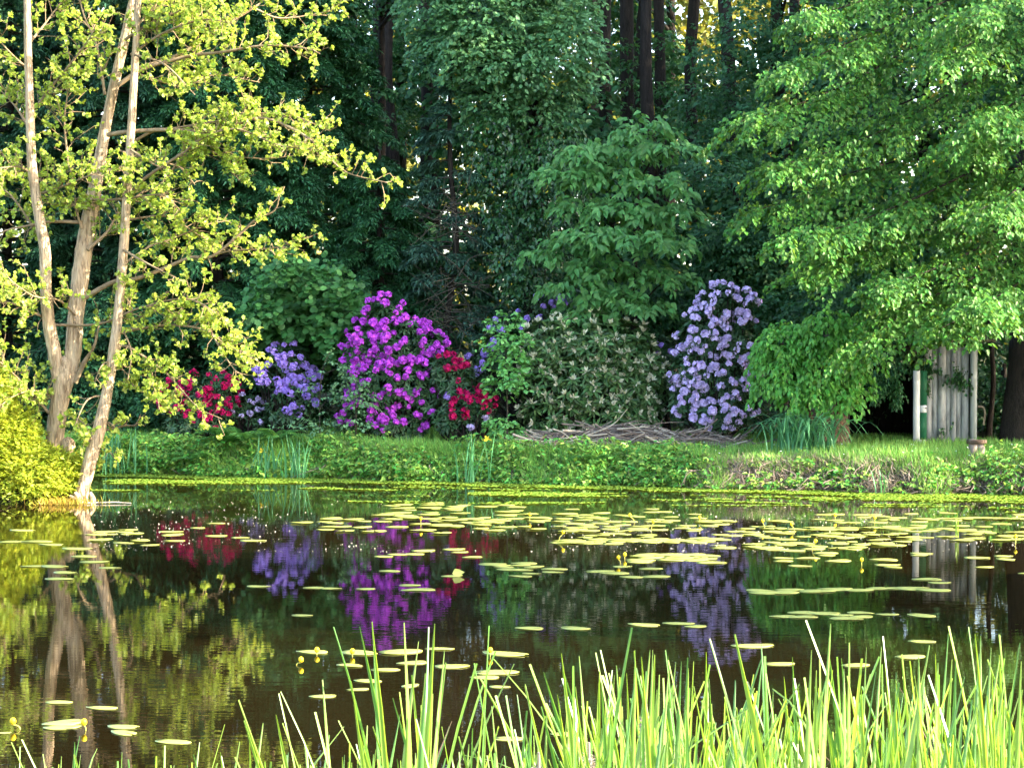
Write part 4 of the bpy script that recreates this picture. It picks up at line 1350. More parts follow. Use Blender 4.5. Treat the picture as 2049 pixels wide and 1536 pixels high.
def fern(label, px, d, size, n=9):
    base = on_ground(px, d); base[2] += .12
    t = thing('fern', label, 'fern', base)
    mb = MB()
    s = np.linspace(0, 1, 22)
    line = np.stack([s * .8, 0 * s, .55 * s - .5 * s ** 2.2], -1)
    for sg in (-1, 1):
        pos = line[2:]
        ax = np.stack([np.full(20, .35), np.full(20, float(sg)), np.full(20, -.1)], -1)
        leaves(mb, pos, ax, UP + rnd(20, .12), .2 * np.sin(np.clip(s[2:] * .85 + .15, 0, 1) * math.pi) + .02, .045, 'rhomb')
    tube(mb, line, np.linspace(.006, .002, 22), 4, cap=False)
    me = mb.mesh('frond', M['fern'])
    for k in range(n):
        link('frond', me, t, loc=(0, 0, 0.02), rot=(0, rng.normal(0, .15), k * 6.28 / n + rng.normal(0, .2)), scale=size * rng.uniform(.75, 1.1))


fern('large fern on the bank below the crimson rhododendron', 470, 27.5, .85, 11)
fern('small fern left of the large fern, under the alder tips', 395, 27.4, .6)
fern('fern among herbs below the violet rhododendron', 552, 27.35, .65)
fern('small fern at the foot of the bank below the brush pile', 1190, 25.75, .5)


def build_daylily():
    base = on_ground(1612, 25.9)
    t = thing('daylily_clump', 'arching strap-leaved clump at the foot of the round bush', 'daylily', base)
    ms = [blade_mesh('leaf', M['iris_leaf'], .62, .026, rng.uniform(.15, .4), rng.uniform(.05, .25), rng.uniform(.15, .5)) for _ in range(7)]
    for k in range(130):
        link('leaf', ms[rng.integers(7)], t, loc=(rng.normal(0, .2), rng.normal(0, .08), .02), rot=(0, 0, rng.uniform(0, 6.28)), scale=rng.uniform(.7, 1.15))


rng = np.random.default_rng(110)
build_daylily()


# ------------------------------------------------------------------ brush pile, post, shed
def build_brush_pile():
    d = 27.2
    base = on_ground(1270, d)
    t = thing('brush_pile', 'long low pile of brown cut branches on the lawn before the budding rhododendron', 'brush pile', base)
    stick_m = []
    for k in range(12):
        mb = MB()
        pts = np.array([[-.5, 0, 0], [-.2, 0, 0], [.15, 0, 0], [.5, 0, 0]]) + rnd(4, .035)
        tube(mb, smooth_line(pts, 8), np.linspace(.014, .006, 8), 5, rough=.06)
        for q in range(rng.integers(0, 3)):
            a = pts[rng.integers(1, 3)]
            tube(mb, [a, a + np.array([rng.uniform(.08, .2), rng.normal(0, .06), rng.normal(.03, .05)])], [.006, .003], 4, cap=False)
        stick_m.append(mb.mesh('stick', M['stick_pale'] if k % 4 == 3 else M['stick'], True))
    for k in range(290):
        px = rng.uniform(1070, 1475)
        h = .30 * max(.25, 1 - abs(px - 1230) / 330)
        x = px2x(px, d); y = d + rng.normal(0, .28)
        z = float(ground(x, y)) + rng.uniform(.01, h) * (1 - min(1, abs(y - d) / .8) * .7)
        link('stick', stick_m[rng.integers(12)], t, loc=np.array([x, y, z]) - base, rot=(rng.uniform(0, 6.28), rng.normal(0, .2), rng.normal(0, .5)), scale=(rng.uniform(.4, 1.2),) + (rng.uniform(.6, 1.4),) * 2)
    for a, b, w in (((1105, 858), (1150, 885), .012), ((1080, 884), (1215, 868), .014), ((1150, 880), (1180, 862), .010), ((1235, 858), (1300, 853), .012), ((1100, 885), (1120, 893), .01), ((1250, 890), (1290, 866), .009), ((1200, 862), (1255, 818), .007), ((1258, 846), (1290, 866), .009)):
        mb = MB(); p, q = P(*a, d - .45) - base, P(*b, d - .5) - base
        tube(mb, smooth_line([p, (p + q) / 2 + rnd(1, .02)[0], q], 8), np.linspace(w, w * .6, 8), 6, rough=.05)
        link('branch', mb.mesh('branch', M['stick_pale'], True), t, loc=(0, 0, 0))
    fine = MB()
    n = 1500
    px = rng.uniform(1065, 1480, n)
    x = px2x(px, d); y = d + rng.normal(0, .3, n)
    z = ground(x, y) + rng.random(n) * .2 * np.clip(1 - np.abs(px - 1250) / 300, .2, 1)
    ax = rnd(n) * np.array([1, .6, .35])
    leaves(fine, np.stack([x, y, z], -1), ax, rnd(n), rng.uniform(.06, .25, n), .007, 'blade')
    o = fine.build('fine_twigs', M['stick'], t); o['kind'] = 'stuff'
    core = MB()
    xs = np.linspace(px2x(1070, d), px2x(1470, d), 40)
    pts = [np.array([xx, d + .1, float(ground(xx, d)) - .02]) for xx in xs]
    r = np.interp(xs, [xs[0], xs[6], xs[20], xs[33], xs[-1]], [.04, .15, .2, .12, .03])
    tube(core, pts, r, 10, rough=.2)
    core.build('litter_core', M['soil'], t)


rng = np.random.default_rng(111)
build_brush_pile()


def box(mb, c, s, rz=0, jit=0.0):
    c = np.asarray(c, float); s = np.asarray(s, float) / 2
    v = np.array([[a, b, e] for a in (-1, 1) for b in (-1, 1) for e in (-1, 1)]) * s
    v = v + rng.normal(0, jit, v.shape) if jit else v
    ca, sa = math.cos(rz), math.sin(rz)
    v = v @ np.array([[ca, sa, 0], [-sa, ca, 0], [0, 0, 1]]) + c
    mb.add(v, [[0, 1, 3, 2], [4, 6, 7, 5], [0, 4, 5, 1], [2, 3, 7, 6], [0, 2, 6, 4], [1, 5, 7, 3]])
    return mb


def build_shed():
    d = 27.6
    gx = lambda px: px2x(px, d)
    base = on_ground(1820, d)
    t = thing('shed', 'small weathered plank shed with dark open doorway under the linden', 'shed', base)
    zt = P(0, 690, d)[2]
    z0 = base[2] - .05
    x0, x1 = gx(1688), gx(1957)
    dep = 1.9

    def part(nm, m, c, s, rz=0, jit=0.0):
        mb = MB(); box(mb, c, s, rz, jit)
        return mb.build(nm, m, t)
    # front planks right of the door
    xs = [1849, 1864, 1878, 1892, 1904, 1913, 1925, 1938]
    for a, b in zip(xs[:-1], xs[1:]):
        w = gx(b) - gx(a)
        h = zt - z0 - rng.uniform(0, .03)
        bot = z0 + rng.uniform(0, .05)
        part('plank', M['plank'], ((gx(a) + gx(b)) / 2, d + (.009 if a in xs[1::2] else -.009), (bot + z0 + h) / 2), (w + .006, .016, z0 + h - bot), rng.normal(0, .006), .0012)
    # side and back walls, dark inside
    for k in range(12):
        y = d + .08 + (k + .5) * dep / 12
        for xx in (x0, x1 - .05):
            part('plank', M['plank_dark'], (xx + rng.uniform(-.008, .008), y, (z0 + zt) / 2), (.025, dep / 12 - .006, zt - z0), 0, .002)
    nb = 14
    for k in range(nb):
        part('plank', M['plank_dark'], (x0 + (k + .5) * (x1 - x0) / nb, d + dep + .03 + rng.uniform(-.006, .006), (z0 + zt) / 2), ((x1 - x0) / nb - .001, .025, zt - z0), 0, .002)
    # roof boards
    for k in range(9):
        part('roof_board', M['roof'], ((x0 + x1) / 2, d - .2 + (k + .5) * (dep + .4) / 9, zt + .06 + .03 * (k % 2) + k * .03), (x1 - x0 + .4, (dep + .4) / 9 + .03, .025), 0, .004)
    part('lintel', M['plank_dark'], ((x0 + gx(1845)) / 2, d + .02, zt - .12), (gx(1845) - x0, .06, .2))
    part('post', M['shed_post'], (gx(1947), d - .03, (z0 + zt) / 2), (.075, .075, zt - z0), .2, .003)
    part('post', M['plank_dark'], (x0 + .04, d - .01, (z0 + zt) / 2), (.08, .08, zt - z0 - .01))
    # the door, swung open towards the viewer: white frame and rail, green panels
    o = thing('tmp', '', '', (0, 0, 0)) if False else None
    dx = gx(1823); zb = P(0, 889, d - .2)[2]; zd = P(0, 741, d)[2]
    fr = MB(); box(fr, (dx + .045, d - .16, (zb + zd) / 2), (.085, .03, zd - zb), .15)
    door = fr.build('door', M['white'], t)
    door['label'] = 'half-open white door with green panels'

    def sub(nm, m, c, s, rz=.15):
        mb = MB(); box(mb, c, s, rz)
        q = mb.build(nm, m, None)
        q.parent = door
        q.location = -(Vector(t.location) + Vector(door.location))
    sub('rail', M['white'], (dx + .135, d - .148, P(0, 817, d)[2]), (.095, .028, .095))
    sub('rail', M['white'], (dx + .135, d - .148, zb + .03), (.095, .028, .055))
    zl = P(0, 817, d)[2] - .05
    sub('panel', M['green_paint'], (dx + .14, d - .135, (zl + zb + .06) / 2), (.10, .015, zl - zb - .065))
    zu = P(0, 817, d)[2] + .05
    sub('panel', M['green_paint'], (dx + .14, d - .135, (zd + zu) / 2), (.10, .015, zd - zu))
    sub('hinge', M['metal'], (dx + .172, d - .165, P(0, 815, d)[2]), (.012, .012, .02))
    # ivy hanging over the front
    iv = MB()
    for cx, cy, rx, ry, n in ((1832, 715, 30, 26, 40), (1850, 765, 10, 34, 22), (1915, 745, 22, 26, 22), (1925, 760, 10, 26, 10), (1790, 710, 40, 30, 60), (1862, 725, 24, 16, 12), (1880, 840, 30, 40, 4)):
        b = np.array([P(cx + rng.normal(0, rx * .5), cy + rng.normal(0, ry * .5), d - .05 - rng.random() * .06) for _ in range(n)])
        sprays(iv, b, rnd(n) * np.array([1, .2, .3]) + np.array([0, -.2, -.9]), .09, .05, .5, 7, .045, .036, 'drop', hang=1.0)
    o = iv.build('ivy_vine', M['ivy'])
    tag(o, 'dark ivy hanging over the door and plank wall of the shed', 'ivy')
    hg = MB()
    for cx, y0, y1, n in ((1793, 720, 805, 70), (1755, 735, 790, 60), (1745, 740, 770, 40), (1768, 740, 775, 40)):
        b = np.array([P(cx + rng.normal(0, 6), rng.uniform(y0, y1), d - .35 + rng.normal(0, .05)) for _ in range(n)])
        sprays(hg, b, rnd(n) * .4 + np.array([0, 0, -1]), .12, .05, .2, 8, .05, .025, 'rhomb', hang=.8)
    tag(hg.build('hanging_twigs', M['hemlock']), 'drooping conifer twigs hanging into the dark shed doorway', 'twigs')


rng = np.random.default_rng(112)
build_shed()


def build_post():
    d = 24.9
    base = on_ground(1956, d)
    t = thing('wooden_post', 'short old wooden stake on the lawn in front of the pale shed post', 'post', base)
    zt = P(0, 879, d)[2]
    h = zt - base[2]
    for i, (xx, w) in enumerate(((-.052, .082), (.036, .088))):
        mb = MB(); box(mb, (base[0] + xx, d, base[2] - .05 + h / 2), (w, .15, h + .1), .05 * i, .004)
        mb.build('board', M['stick'], t)
    mb = MB(); box(mb, (base[0] - .005, d, zt - .03), (.2, .18, .05), .03, .004)
    mb.build('cap', M['bark_warm'], t)
    # fallen wood and trunk sliver right of the shed
    t2 = thing('slim_tree', 'slim pale trunk catching light between the shed and the linden trunk', 'tree', on_ground(1978, 28.6))
    simple_trunk(t2, on_ground(1978, 28.6), P(1990, 300, 28.6), .04, .02, M['bark_dark'])
    lg = thing('fallen_branch', 'pale bent fallen branch leaning by the shed corner', 'branch', on_ground(1966, 27.9))
    mb = MB(); tube(mb, smooth_line([P(1968, 850, 27.8), P(1971, 826, 27.8), P(1967, 815, 27.8), P(1957, 813, 27.8)], 12), .016, 7, rough=.05)
    mb.build('stem', M['log'], lg, True)


rng = np.random.default_rng(113)
build_post()


# ------------------------------------------------------------------ things on the water
def water_pt(px, py):
    d0 = (py - 650) / FPX
    # exact: ray to z = 0
    yc = -(py - 768) / FPX
    c, s = math.cos(PITCH), math.sin(PITCH)
    dy, dz = c + yc * s, -s + yc * c
    k = -CAMH / dz
    return np.array([(px - 1024.5) / FPX * k, dy * k, 0.0])


def build_duckweed():
    cx, cy_ = .055, .028
    xs = np.arange(-6.2, 8.2, cx); ys = np.arange(21.8, 27.8, cy_)
    X, Y = np.meshgrid(xs, ys)
    X = X.ravel() + rng.uniform(-.5, .5, X.size) * cx; Y = Y.ravel() + rng.uniform(-.5, .5, Y.size) * cy_
    dist = far_shore(X) - Y               # metres out from the far shore
    nn = .6 * vnoise(X * .5, Y * 3, 1.0, 21) + .4 * vnoise(X * 1.7, Y * 8, 1.0, 22)
    fine = rng.random(X.size)
    m = np.zeros(X.size, bool)
    wid = .55 + .35 * vnoise(X * .35, Y * 0, 1.0, 25)
    m |= (dist < wid + .35 * (nn - .5)) & (fine < .97)
    m |= (dist > .9) & (dist < 1.75) & (nn > .60) & (X > -5.2) & (fine < .9)
    m |= (dist > 1.1) & (dist < 2.0) & (X > -.5) & (X < 3.2) & (nn > .50)
    m |= (dist > .7) & (dist < 1.3) & (X > 4) & (nn > .52)
    m |= (dist > 1.6) & (dist < 3.4) & (nn > .74) & (fine < .7)
    m &= land_d(X, Y) < .02
    X, Y = X[m], Y[m]
    n = len(X)
    a = rng.uniform(0, 6.28, n)
    z = .004 + rng.random(n) * .002
    ax = np.stack([np.cos(a), np.sin(a) * .3, 0 * a], -1)
    mb = MB()
    leaves(mb, np.stack([X, Y, z], -1) - ax * .03, ax, np.tile(UP, (n, 1)) + rnd(n, .05), .068, .05, 'rhomb')
    o = mb.build('duckweed', M['duckweed'])
    tag(o, 'green duckweed floating in a band along the far shore', 'duckweed', kind='stuff')
    sp = MB()
    n = 2600
    p = np.array([water_pt(rng.uniform(180, 2200), 1000 + 105 * rng.random() ** .8) for _ in range(n)])
    k = vnoise(p[:, 0], p[:, 1], .7, 31) > .35
    p = p[k]; n = len(p)
    a = rng.uniform(0, 6.28, n)
    leaves(sp, p + UP * .004, np.stack([np.cos(a), np.sin(a), 0 * a], -1), np.tile(UP, (n, 1)) + rnd(n, .3), rng.uniform(.008, .022, n), .012, 'rhomb')
    tag(sp.build('floating_pollen', M['speck']), 'pale pollen specks scattered on the sunlit water', 'pollen', kind='stuff')


rng = np.random.default_rng(114)
build_duckweed()


def pad_mesh(seed):
    r = np.random.default_rng(seed)
    n = 26
    a = np.linspace(.16, 2 * math.pi - .16, n)
    rad = 1 + .04 * np.sin(a * 3 + seed) + r.normal(0, .012, n)
    rim = .008 * np.sin(a * 2 + seed * 1.3) + .010
    top = np.stack([np.cos(a) * rad * .5, np.sin(a) * rad * .40, np.maximum(rim, .004)], -1)
    inner = np.stack([np.cos(a) * rad * .3, np.sin(a) * rad * .25, np.full(n, .012)], -1)
    v = np.vstack([[[.06, 0, .012]], inner, top, top - [0, 0, .006]])
    f3 = [[0, 1 + i, 2 + i] for i in range(n - 1)]
    f4 = [[1 + i, 1 + n + i, 2 + n + i, 2 + i] for i in range(n - 1)] + [[1 + n + i, 1 + 2 * n + i, 2 + 2 * n + i, 2 + n + i] for i in range(n - 1)]
    mb = MB().add(v, np.array(f3))
    mb.f.append(np.array(f4))
    return mb.mesh('lily_pad', M['pad'], True)


PADM = [pad_mesh(i) for i in range(8)]
pads = []
rng = np.random.default_rng(77)


def pad(px, py, w, label, group, tilt=0):
    p = water_pt(px, py)
    size = w / FPX * p[1]
    for q, s in pads:
        if (q[0] - p[0]) ** 2 + ((q[1] - p[1])) ** 2 < (.27 * (size + s)) ** 2:
            return None
    if land_d(p[0], p[1]) > -.1:
        return None
    pads.append((p, size))
    o = link('lily_pad', PADM[rng.integers(8)], None, loc=p + UP * .002, rot=(rng.normal(0, .006) + tilt, rng.normal(0, .006), rng.choice([0, math.pi]) + rng.normal(0, .3)), scale=(size, size * rng.uniform(.62, .9), size))
    return tag(o, label, 'lily pad', group)


NEAR = [(625, 1304, 72, 'pad left end of the near middle row, a yellow bloom at its front edge'), (720, 1306, 80, 'pad second from the left in the near middle row'), (800, 1304, 90, 'large pad in the heart of the near middle row'),
        (880, 1298, 60, 'pad at the right end of the near middle row'), (700, 1331, 60, 'pad just below the near middle row, left of the tall reeds'), (770, 1340, 60, 'pad below the near middle row, half behind the tall reed tips'),
        (825, 1326, 64, 'pad tight below the near middle row behind the tall reeds'), (905, 1333, 72, 'pad right of the tall reed tips, alone below the row'), (1010, 1308, 100, 'wide pad carrying a yellow bloom right of the near middle row'),
        (735, 1362, 60, 'pad near left of the tall reeds, upper of three in a diagonal'), (716, 1379, 46, 'small tilted pad, middle of three in a diagonal'), (645, 1393, 56, 'pad at the lower left end of the short diagonal'),
        (820, 1372, 50, 'pad caught between the tall reed blades'), (995, 1345, 90, 'pad behind reeds right of the tall tips'), (970, 1355, 60, 'lower of two pads behind reeds right of the tall tips'), (1000, 1374, 44, 'small pad low behind the middle reeds'),
        (118, 1405, 56, 'pad on the trunk reflection at the lower left'), (205, 1416, 68, 'pad right of the trunk reflections at the lower left'), (126, 1446, 82, 'upper of two overlapping pads beside the yellow bloom at lower left'),
        (124, 1455, 78, 'lower of two overlapping pads beside the yellow bloom at lower left'), (246, 1454, 68, 'upper of two overlapping pads at lower left, right of the trunk reflection'), (247, 1466, 74, 'lower of two overlapping pads at lower left, right of the trunk reflection'),
        (345, 1484, 78, 'nearest pad at lower left, above the short reed tips'), (8, 1466, 30, 'pad cut by the left edge near the bottom'), (1060, 1257, 60, 'left of two lone pads in the middle of the open water'), (1152, 1257, 64, 'right of two lone pads in the middle of the open water'),
        (1287, 1250, 70, 'left pad of the trio on the lilac reflection'), (1358, 1247, 66, 'middle pad of the trio on the lilac reflection'), (1392, 1253, 46, 'right pad of the trio on the lilac reflection'), (605, 1231, 44, 'lone pad left of the purple reflection'),
        (1560, 1328, 66, 'pad behind the right reeds, left of a pair'), (1712, 1331, 60, 'pad behind the right reeds, right of a pair'), (1820, 1314, 66, 'pad behind bent reed blades at the right'), (1775, 1229, 48, 'left of two pads in a row at the right, mid water'), (1843, 1231, 62, 'right of two pads in a row at the right, mid water'),
        (1845, 1283, 56, 'ragged pad by the bent reed blade at the right'), (1505, 1292, 90, 'ragged long pad right of the lilac reflection'), (1020, 1478, 64, 'pad half hidden by the near reeds, bottom middle'), (1130, 1469, 60, 'pad half hidden by the near reeds, right of bottom middle'),
        (518, 1173, 50, 'pad just left of the violet reflection foot'), (628, 1176, 44, 'left of two touching pads right of the violet reflection'), (662, 1177, 44, 'right of two touching pads right of the violet reflection'), (732, 1178, 40, 'lone pad at the left side of the purple reflection'),
        (820, 1171, 44, 'pad on the right part of the purple reflection'), (838, 1180, 70, 'long thin pad below the purple reflection pads'), (905, 1152, 46, 'pad beside the raised folded leaf'), (220, 1136, 46, 'pad on the reflection of the leaning trunk, right one'), (190, 1124, 60, 'pad across the leaning trunk reflection'), (110, 1133, 60, 'pad on the bush reflection, left of the trunk'), (120, 1158, 60, 'pad crossing the thick trunk reflection')]
for px, py, w, lab in NEAR:
    pad(px, py, w, 'lily ' + lab, 'scattered lily pads on open water')


def pads_region(n, x0, x1, y0, y1, label, group, w=(34, 56), tries=6):
    c = 0
    for _ in range(n * tries):
        if c >= n:
            break
        y = rng.uniform(y0, y1)
        o = pad(rng.uniform(x0, x1), y, rng.uniform(*w) * (.82 + .35 * (y - 1000) / 200), label, group)
        c += o is not None


pads_region(26, 620, 1100, 1028, 1062, 'sunlit yellow lily pad in the left half of the far raft', 'pads of the far raft, left half')
pads_region(10, 760, 1060, 1008, 1024, 'sunlit yellow lily pad in the hindmost short row', 'pads in the hindmost row')
pads_region(12, 1080, 1400, 1018, 1040, 'yellow lily pad right of centre behind the dense raft', 'pads behind the dense raft')
pads_region(26, 1130, 1480, 1042, 1064, 'yellow lily pad in the dense middle raft', 'pads of the dense middle raft')
pads_region(24, 1110, 1420, 1078, 1088, 'yellow lily pad in the long bright front streak', 'pads of the long bright streak')
pads_region(34, 1420, 1810, 1050, 1100, 'yellow lily pad in the raft over the lilac reflection', 'pads over the lilac reflection')
pads_region(34, 1640, 2080, 1026, 1076, 'yellow lily pad in the right far raft before the shed reflection', 'pads of the right far raft')
pads_region(12, 1270, 1440, 1108, 1126, 'yellow lily pad packed in the tight front cluster right of centre', 'pads of the tight front cluster', (44, 66))
pads_region(10, 180, 350, 1062, 1094, 'yellow lily pad beside the leaning trunk reflection', 'pads right of the leaning trunk')
pads_region(5, 380, 520, 1034, 1092, 'lily pad on the crimson reflection', 'pads on the crimson reflection')
pads_region(9, 960, 1070, 1126, 1160, 'pale green lily pad in the small stack left of centre', 'pads of the small stack')
pads_region(9, 1040, 1340, 1128, 1156, 'pale green lily pad floating loosely before the tight cluster', 'pads before the tight cluster')
pads_region(8, 750, 960, 1092, 1146, 'lily pad loosely floating on the purple reflection', 'pads on the purple reflection', (36, 52))
pads_region(7, 1520, 1720, 1178, 1188, 'pale lily pad in the thin middle streak at the right', 'pads of the thin right streak', (44, 70))
pads_region(5, 1660, 1900, 1176, 1182, 'pale lily pad at the right end of the thin streak', 'pads at the thin streak end', (44, 70))
pads_region(8, 1560, 1740, 1222, 1238, 'pale lily pad in the ragged lone patch at the right', 'pads of the ragged lone patch', (36, 56))
pads_region(14, 1520, 1860, 1098, 1140, 'pale green lily pad scattered before the shed reflection', 'pads before the shed reflection', (36, 56))
pads_region(7, 1850, 2060, 1102, 1170, 'pale green lily pad by the right edge below the raft', 'pads by the right edge', (36, 56))
pads_region(8, 0, 180, 1060, 1150, 'yellow lily pad on the bush reflection at the left edge', 'pads on the bush reflection', (44, 66))


def far_pads():
    mb = MB()
    rows = [(790, 900, 1011, 5), (800, 1060, 1018, 9), (740, 1190, 1028, 12), (620, 1200, 1037, 16), (560, 1180, 1046, 14), (1300, 1720, 1044, 14), (1150, 1420, 1034, 6), (640, 1400, 1054, 20), (1480, 2080, 1058, 24),
            (690, 1300, 1064, 14), (1120, 2080, 1071, 34), (1110, 1480, 1082, 22), (1400, 1800, 1090, 16), (1500, 1760, 1098, 6), (1800, 2080, 1080, 12), (1650, 2080, 1040, 14), (1280, 1430, 1114, 10), (180, 330, 1082, 6), (190, 320, 1066, 4)]
    for x0, x1, y, n in rows:
        for k in range(int(n * .8)):
            p = water_pt(rng.uniform(x0, x1), y + rng.normal(0, 2.2))
            if land_d(p[0], p[1]) > -.1:
                continue
            sz = rng.uniform(30, 56) / FPX * p[1]
            a = np.linspace(.2, 6.08, 16) + rng.uniform(0, 6.28)
            c, q = np.cos(a), np.sin(a)
            v = np.stack([p[0] + c * sz * .5, p[1] + q * sz * .32, .006 + rng.random() * .006 + .003 * np.sin(a * 2)], -1)
            mb.add(np.vstack([[[p[0], p[1], .012]], v]), np.array([[0, i + 1, i + 2] for i in range(15)]))
    tag(mb.build('lily_pads', M['pad']), 'dense carpet of further yellow lily pads filling the far rafts', 'lily pads', kind='stuff')


rng = np.random.default_rng(115)
far_pads()


def lily(px, py, h_px, label, lean=0, open_=True):
    p = water_pt(px, py)
    h = h_px * .65 / FPX * p[1]
    t = thing('yellow_water_lily', label, 'water lily', p)
    top = np.array([lean, 0, h])
    mb = MB(); tube(mb, smooth_line([np.array([0, 0, -.03]), np.array([lean * .2, 0, h * .5]), top], 7), .0035, 5)
    link('stalk', mb.mesh('stalk', M['stalk'], True), t, loc=(0, 0, 0))
    fm = MB()
    n = 6
    a = np.arange(n) * 6.2832 / n
    rad = np.stack([np.cos(a), np.sin(a), 0 * a], -1)
    for tier, (o, u) in enumerate(((.75, 1.0), (.2, 1.0))):
        leaves(fm, np.repeat(top[None], n, 0), rad * o + UP * u, UP * .6 - rad, .025, .024, 'petal')
    z = np.linspace(0, math.pi, 6)
    tube(fm, [top + np.array([0, 0, .018 - .018 * math.cos(q)]) for q in z], .015 * np.sin(z) + .001, 8)
    link('bloom', fm.mesh('bloom', M['lily']), t, loc=(0, 0, 0))


for a in [(592, 1330, 8, 'yellow water lily bloom low on the water left of the near middle row', .03), (634, 1309, 6, 'yellow water lily bloom touching the leftmost pad of the near middle row', 0), (705, 1312, 6, 'yellow water lily bloom among the pads of the near middle row', 0),
          (981, 1312, 10, 'yellow water lily on the wide pad right of the near row', 0), (42, 1458, 14, 'yellow water lily bloom above the overlapping pads at lower left', -.04), (172, 1460, 14, 'yellow lily bud on a thin stalk between the lower left pads', -.01),
          (1242, 1128, 14, 'left yellow water lily of the pair before the tight cluster', -.02), (1250, 1118, 8, 'right yellow water lily of the pair at the tight cluster', 0), (1724, 1130, 10, 'yellow water lily before the shed reflection', 0),
          (842, 1052, 18, 'upright lily bud on the left half of the far raft', 0), (1270, 1045, 18, 'crooked lily bud stalk rising behind the dense raft', -.05), (1303, 1062, 24, 'tall lily stalk in the dense middle raft', .02), (1400, 1046, 12, 'yellow water lily at the right end of the dense raft', 0),
          (1530, 1058, 20, 'yellow water lily above the lilac reflection raft', -.02), (1671, 1040, 10, 'yellow water lily in the left part of the right far raft', 0), (1750, 1048, 14, 'yellow water lily in the middle of the right far raft', .0), (1118, 1082, 22, 'crooked lily bud stalk left of the long bright streak', .04),
          (1625, 1100, 22, 'lily bud stalk at the right end of the lilac raft', .03), (1590, 1062, 16, 'lily bud stalk in the raft over the lilac reflection', -.03), (2032, 1088, 18, 'lily bud stalk at the far right edge', 0), (1060, 1040, 12, 'small upright lily bud by the hindmost row', 0)]:
    lily(*a)


def folded_leaf():
    p = water_pt(920, 1152)
    mb = MB()
    leaves(mb, p + np.array([[-.06, 0, .02]]), [[1, 0, .15]], [[.1, -1, .4]], .1, .07, 'drop')
    o = mb.build('lily_pad', M['pad'])
    tag(o, 'raised folded pale leaf standing on the water at the foot of the crimson reflection', 'lily pad')
    b = water_pt(1915, 1075)
    t = thing('reed_tuft', 'pale upright reed tuft standing in the right far raft', 'reed', b)
    m = blade_mesh('leaf', M['cattail'], .22, .016, .01, 0)
    for k in range(4):
        link('leaf', m, t, loc=(rng.normal(0, .012), 0, 0), rot=(0, rng.normal(0, .05), rng.uniform(0, 6)), scale=rng.uniform(.7, 1.1))
    q = water_pt(165, 1006) ; q[0] += .3
    s = MB(); tube(s, [water_pt(170, 1008) + UP * .01, water_pt(230, 1007) + UP * .015, water_pt(262, 1008) + UP * .01], [.012, .01, .006], 6)
    tag(s.build('floating_stick', M['stick_pale']), 'pale thin stick floating right of the leaning trunk foot', 'stick')


rng = np.random.default_rng(116)
folded_leaf()


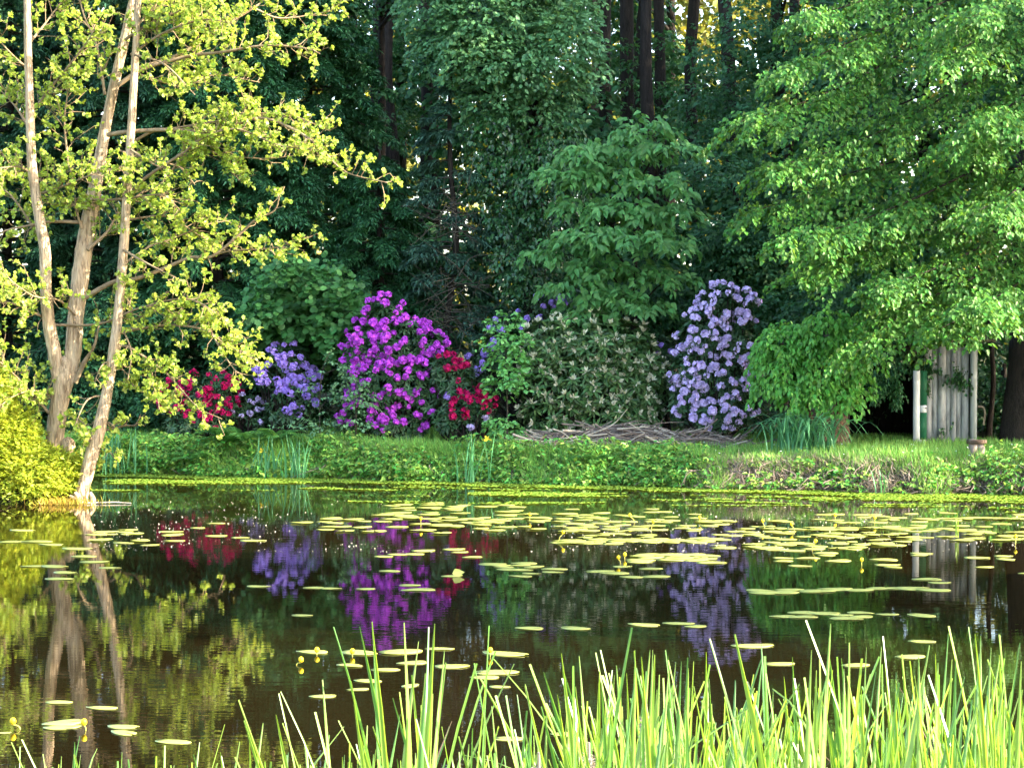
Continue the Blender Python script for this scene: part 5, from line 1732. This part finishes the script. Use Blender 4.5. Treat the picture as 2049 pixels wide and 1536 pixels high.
# ------------------------------------------------------------------ cattails of the near shore
def build_cattails():
    bm = []
    for k in range(18):
        bm.append(blade_mesh('leaf', M['cattail'], 1.0, rng.uniform(.010, .020), rng.uniform(.02, .2), rng.uniform(-.04, .10), rng.choice([0, 0, 0, .03]), 10, rng.uniform(.2, 1.2)))
    bm += [blade_mesh('leaf', M['cattail_dark'], 1.0, rng.uniform(.012, .022), rng.uniform(.02, .2), rng.uniform(-.04, .1), 0, 10, rng.uniform(.2, 1.2)) for _ in range(7)]
    bm += [blade_mesh('leaf', M['dead_reed'], .95, .009, rng.uniform(.1, .3), rng.uniform(.05, .2), .1, 12, 1.0) for _ in range(2)]
    bent = [blade_mesh('leaf', M['cattail'], 1.08, .012, .12, .25, .24, 14, .8), blade_mesh('leaf', M['cattail'], 1.05, .011, .05, .35, .34, 14, .8), blade_mesh('leaf', M['cattail'], 1.0, .013, .25, .2, .05, 12, .6)]
    envx = [0, 200, 300, 420, 600, 640, 720, 770, 880, 930, 1050, 1150, 1230, 1290, 1420, 1500, 1580, 1720, 1800, 1890, 1960, 2049, 2200]
    envy = [1500, 1475, 1445, 1490, 1470, 1430, 1390, 1245, 1250, 1380, 1390, 1340, 1270, 1270, 1285, 1335, 1280, 1265, 1290, 1240, 1280, 1250, 1240]
    plants = []
    for k in range(320):
        u = rng.random()
        px = rng.uniform(-60, 620) if u < .14 else (rng.uniform(620, 1120) if u < .34 else rng.uniform(1120, 2160))
        plants.append(px)
    plants += [775, 822, 870, 1235, 1262, 1410, 1720, 1990, 1600, 60, 100, 130, 160, 215, 250, 330, 370, 410, 450, 480, 520, 550, 780, 865, 1890, 2020]
    where = lambda px: ('left of the near shore, short tips' if px < 600 else 'near shore, left of centre' if px < 1120 else 'near shore, centre right' if px < 1360 else 'near shore, right of centre' if px < 1600 else 'near shore, right' if px < 1830 else 'near shore, far right')
    LAB = {'left of the near shore, short tips': 'short cattail shoot poking up at the bottom left', 'near shore, left of centre': 'cattail shoot in the near reeds below the purple reflection',
           'near shore, centre right': 'cattail shoot in the near reeds left of the lilac reflection', 'near shore, right': 'cattail shoot in the dense near reeds at the right', 'near shore, right of centre': 'cattail shoot in the near reeds just right of the lilac reflection', 'near shore, far right': 'cattail shoot in the near reeds below the shed reflection'}
    for i, px in enumerate(plants):
        d = rng.uniform(3.5, 5.2)
        special = i >= 320
        env = np.interp(px, envx, envy)
        tip = env + (0 if special else 26 + rng.exponential(80))
        tip = min(tip, 1530)
        z = P(px, tip, d)[2]
        x = px2x(px, d)
        w = where(px)
        t = thing('cattail_plant', LAB[w], 'cattail', (x, d, -.02), 'cattails at the ' + w)
        n = rng.integers(3, 6)
        for k in range(n):
            s = (z + .02) * (1 if k == 0 else rng.uniform(.80, 1.0))
            if k > 0 and rng.random() < .05:
                m, s = bent[rng.integers(3)], s * 1.02
            else:
                m = bm[rng.integers(27)]
            a = rng.uniform(0, 6.28)
            link('leaf', m, t, loc=(rng.normal(0, .025), rng.normal(0, .025), 0), rot=(0, rng.normal(0, .07), a), scale=(rng.uniform(.7, 1.7), rng.uniform(.8, 1.1), s))
    # three burst seed heads of last year
    for px, py, l, lab in ((1292, 1418, .10, 'large burst fluffy cattail seed head in the near reeds'), (1178, 1495, .07, 'smaller fluffy cattail seed head left of the large one'), (1078, 1515, .05, 'fluffy cattail seed head low at the bottom centre'), (1620, 1520, .05, 'fluffy seed head low among the right reeds')):
        d = 3.9
        p = P(px, py, d)
        t = thing('cattail_plant', lab, 'cattail', (p[0], d, -.02))
        mb = MB(); tube(mb, [np.array([0, 0, 0]), np.array([.005, 0, p[2] * .6]), np.array([0, 0, p[2] + .03])], [.006, .005, .003], 6)
        link('stalk', mb.mesh('stalk', M['drygrass'], True), t, loc=(0, 0, 0))
        s = np.linspace(0, 1, 14)
        mb = MB(); tube(mb, np.stack([rng.normal(0, .0012, 14), rng.normal(0, .0012, 14), p[2] - l * s], -1), (.0085 - .003 * s) * np.sin(np.clip(s * .9 + .1, 0, 1) * math.pi) ** .5 * rng.uniform(.7, 1.3, 14) + .001, 12, rough=.10)
        n = 500
        u = rng.random(n); a = rng.uniform(0, 6.28, n)
        rad = np.stack([np.cos(a), np.sin(a), rng.normal(0, .5, n)], -1)
        leaves(mb, np.stack([0 * u, 0 * u, p[2] - l * u], -1) + rad * .007, rad + rnd(n, .3), rnd(n), .009, .002, 'rhomb')
        link('seed_head', mb.mesh('seed_head', M['fluff'], True), t, loc=(0, 0, 0))


rng = np.random.default_rng(117)
build_cattails()
ONES = ['', 'first', 'second', 'third', 'fourth', 'fifth', 'sixth', 'seventh', 'eighth', 'ninth', 'tenth', 'eleventh', 'twelfth', 'thirteenth', 'fourteenth', 'fifteenth', 'sixteenth', 'seventeenth', 'eighteenth', 'nineteenth']
TENS = {2: 'twent', 3: 'thirt', 4: 'fort', 5: 'fift', 6: 'sixt', 7: 'sevent', 8: 'eight', 9: 'ninet'}


def ordinal(n):
    if n < 20: return ONES[n]
    if n % 10 == 0: return TENS[n // 10] + 'ieth'
    return TENS[n // 10] + 'y-' + ONES[n % 10]


shared = {}
for o in COL.objects:
    if o.parent is None and 'group' in o and 'label' in o:
        shared.setdefault((o['group'], o['label']), []).append(o)
for (g, lab), os_ in shared.items():
    if len(os_) > 1:
        os_.sort(key=lambda o: o.location.x / o.location.y)
        for i, o in enumerate(os_):
            o['label'] = lab + ', ' + ordinal(i + 1) + ' from the left'
bpy.context.view_layer.update()
print('TRIS', sum(sum(max(0, p - 2) for p in [0]) or len(m.loops) - 2 * len(m.polygons) for m in bpy.data.meshes), 'OBJ', len(bpy.data.objects))
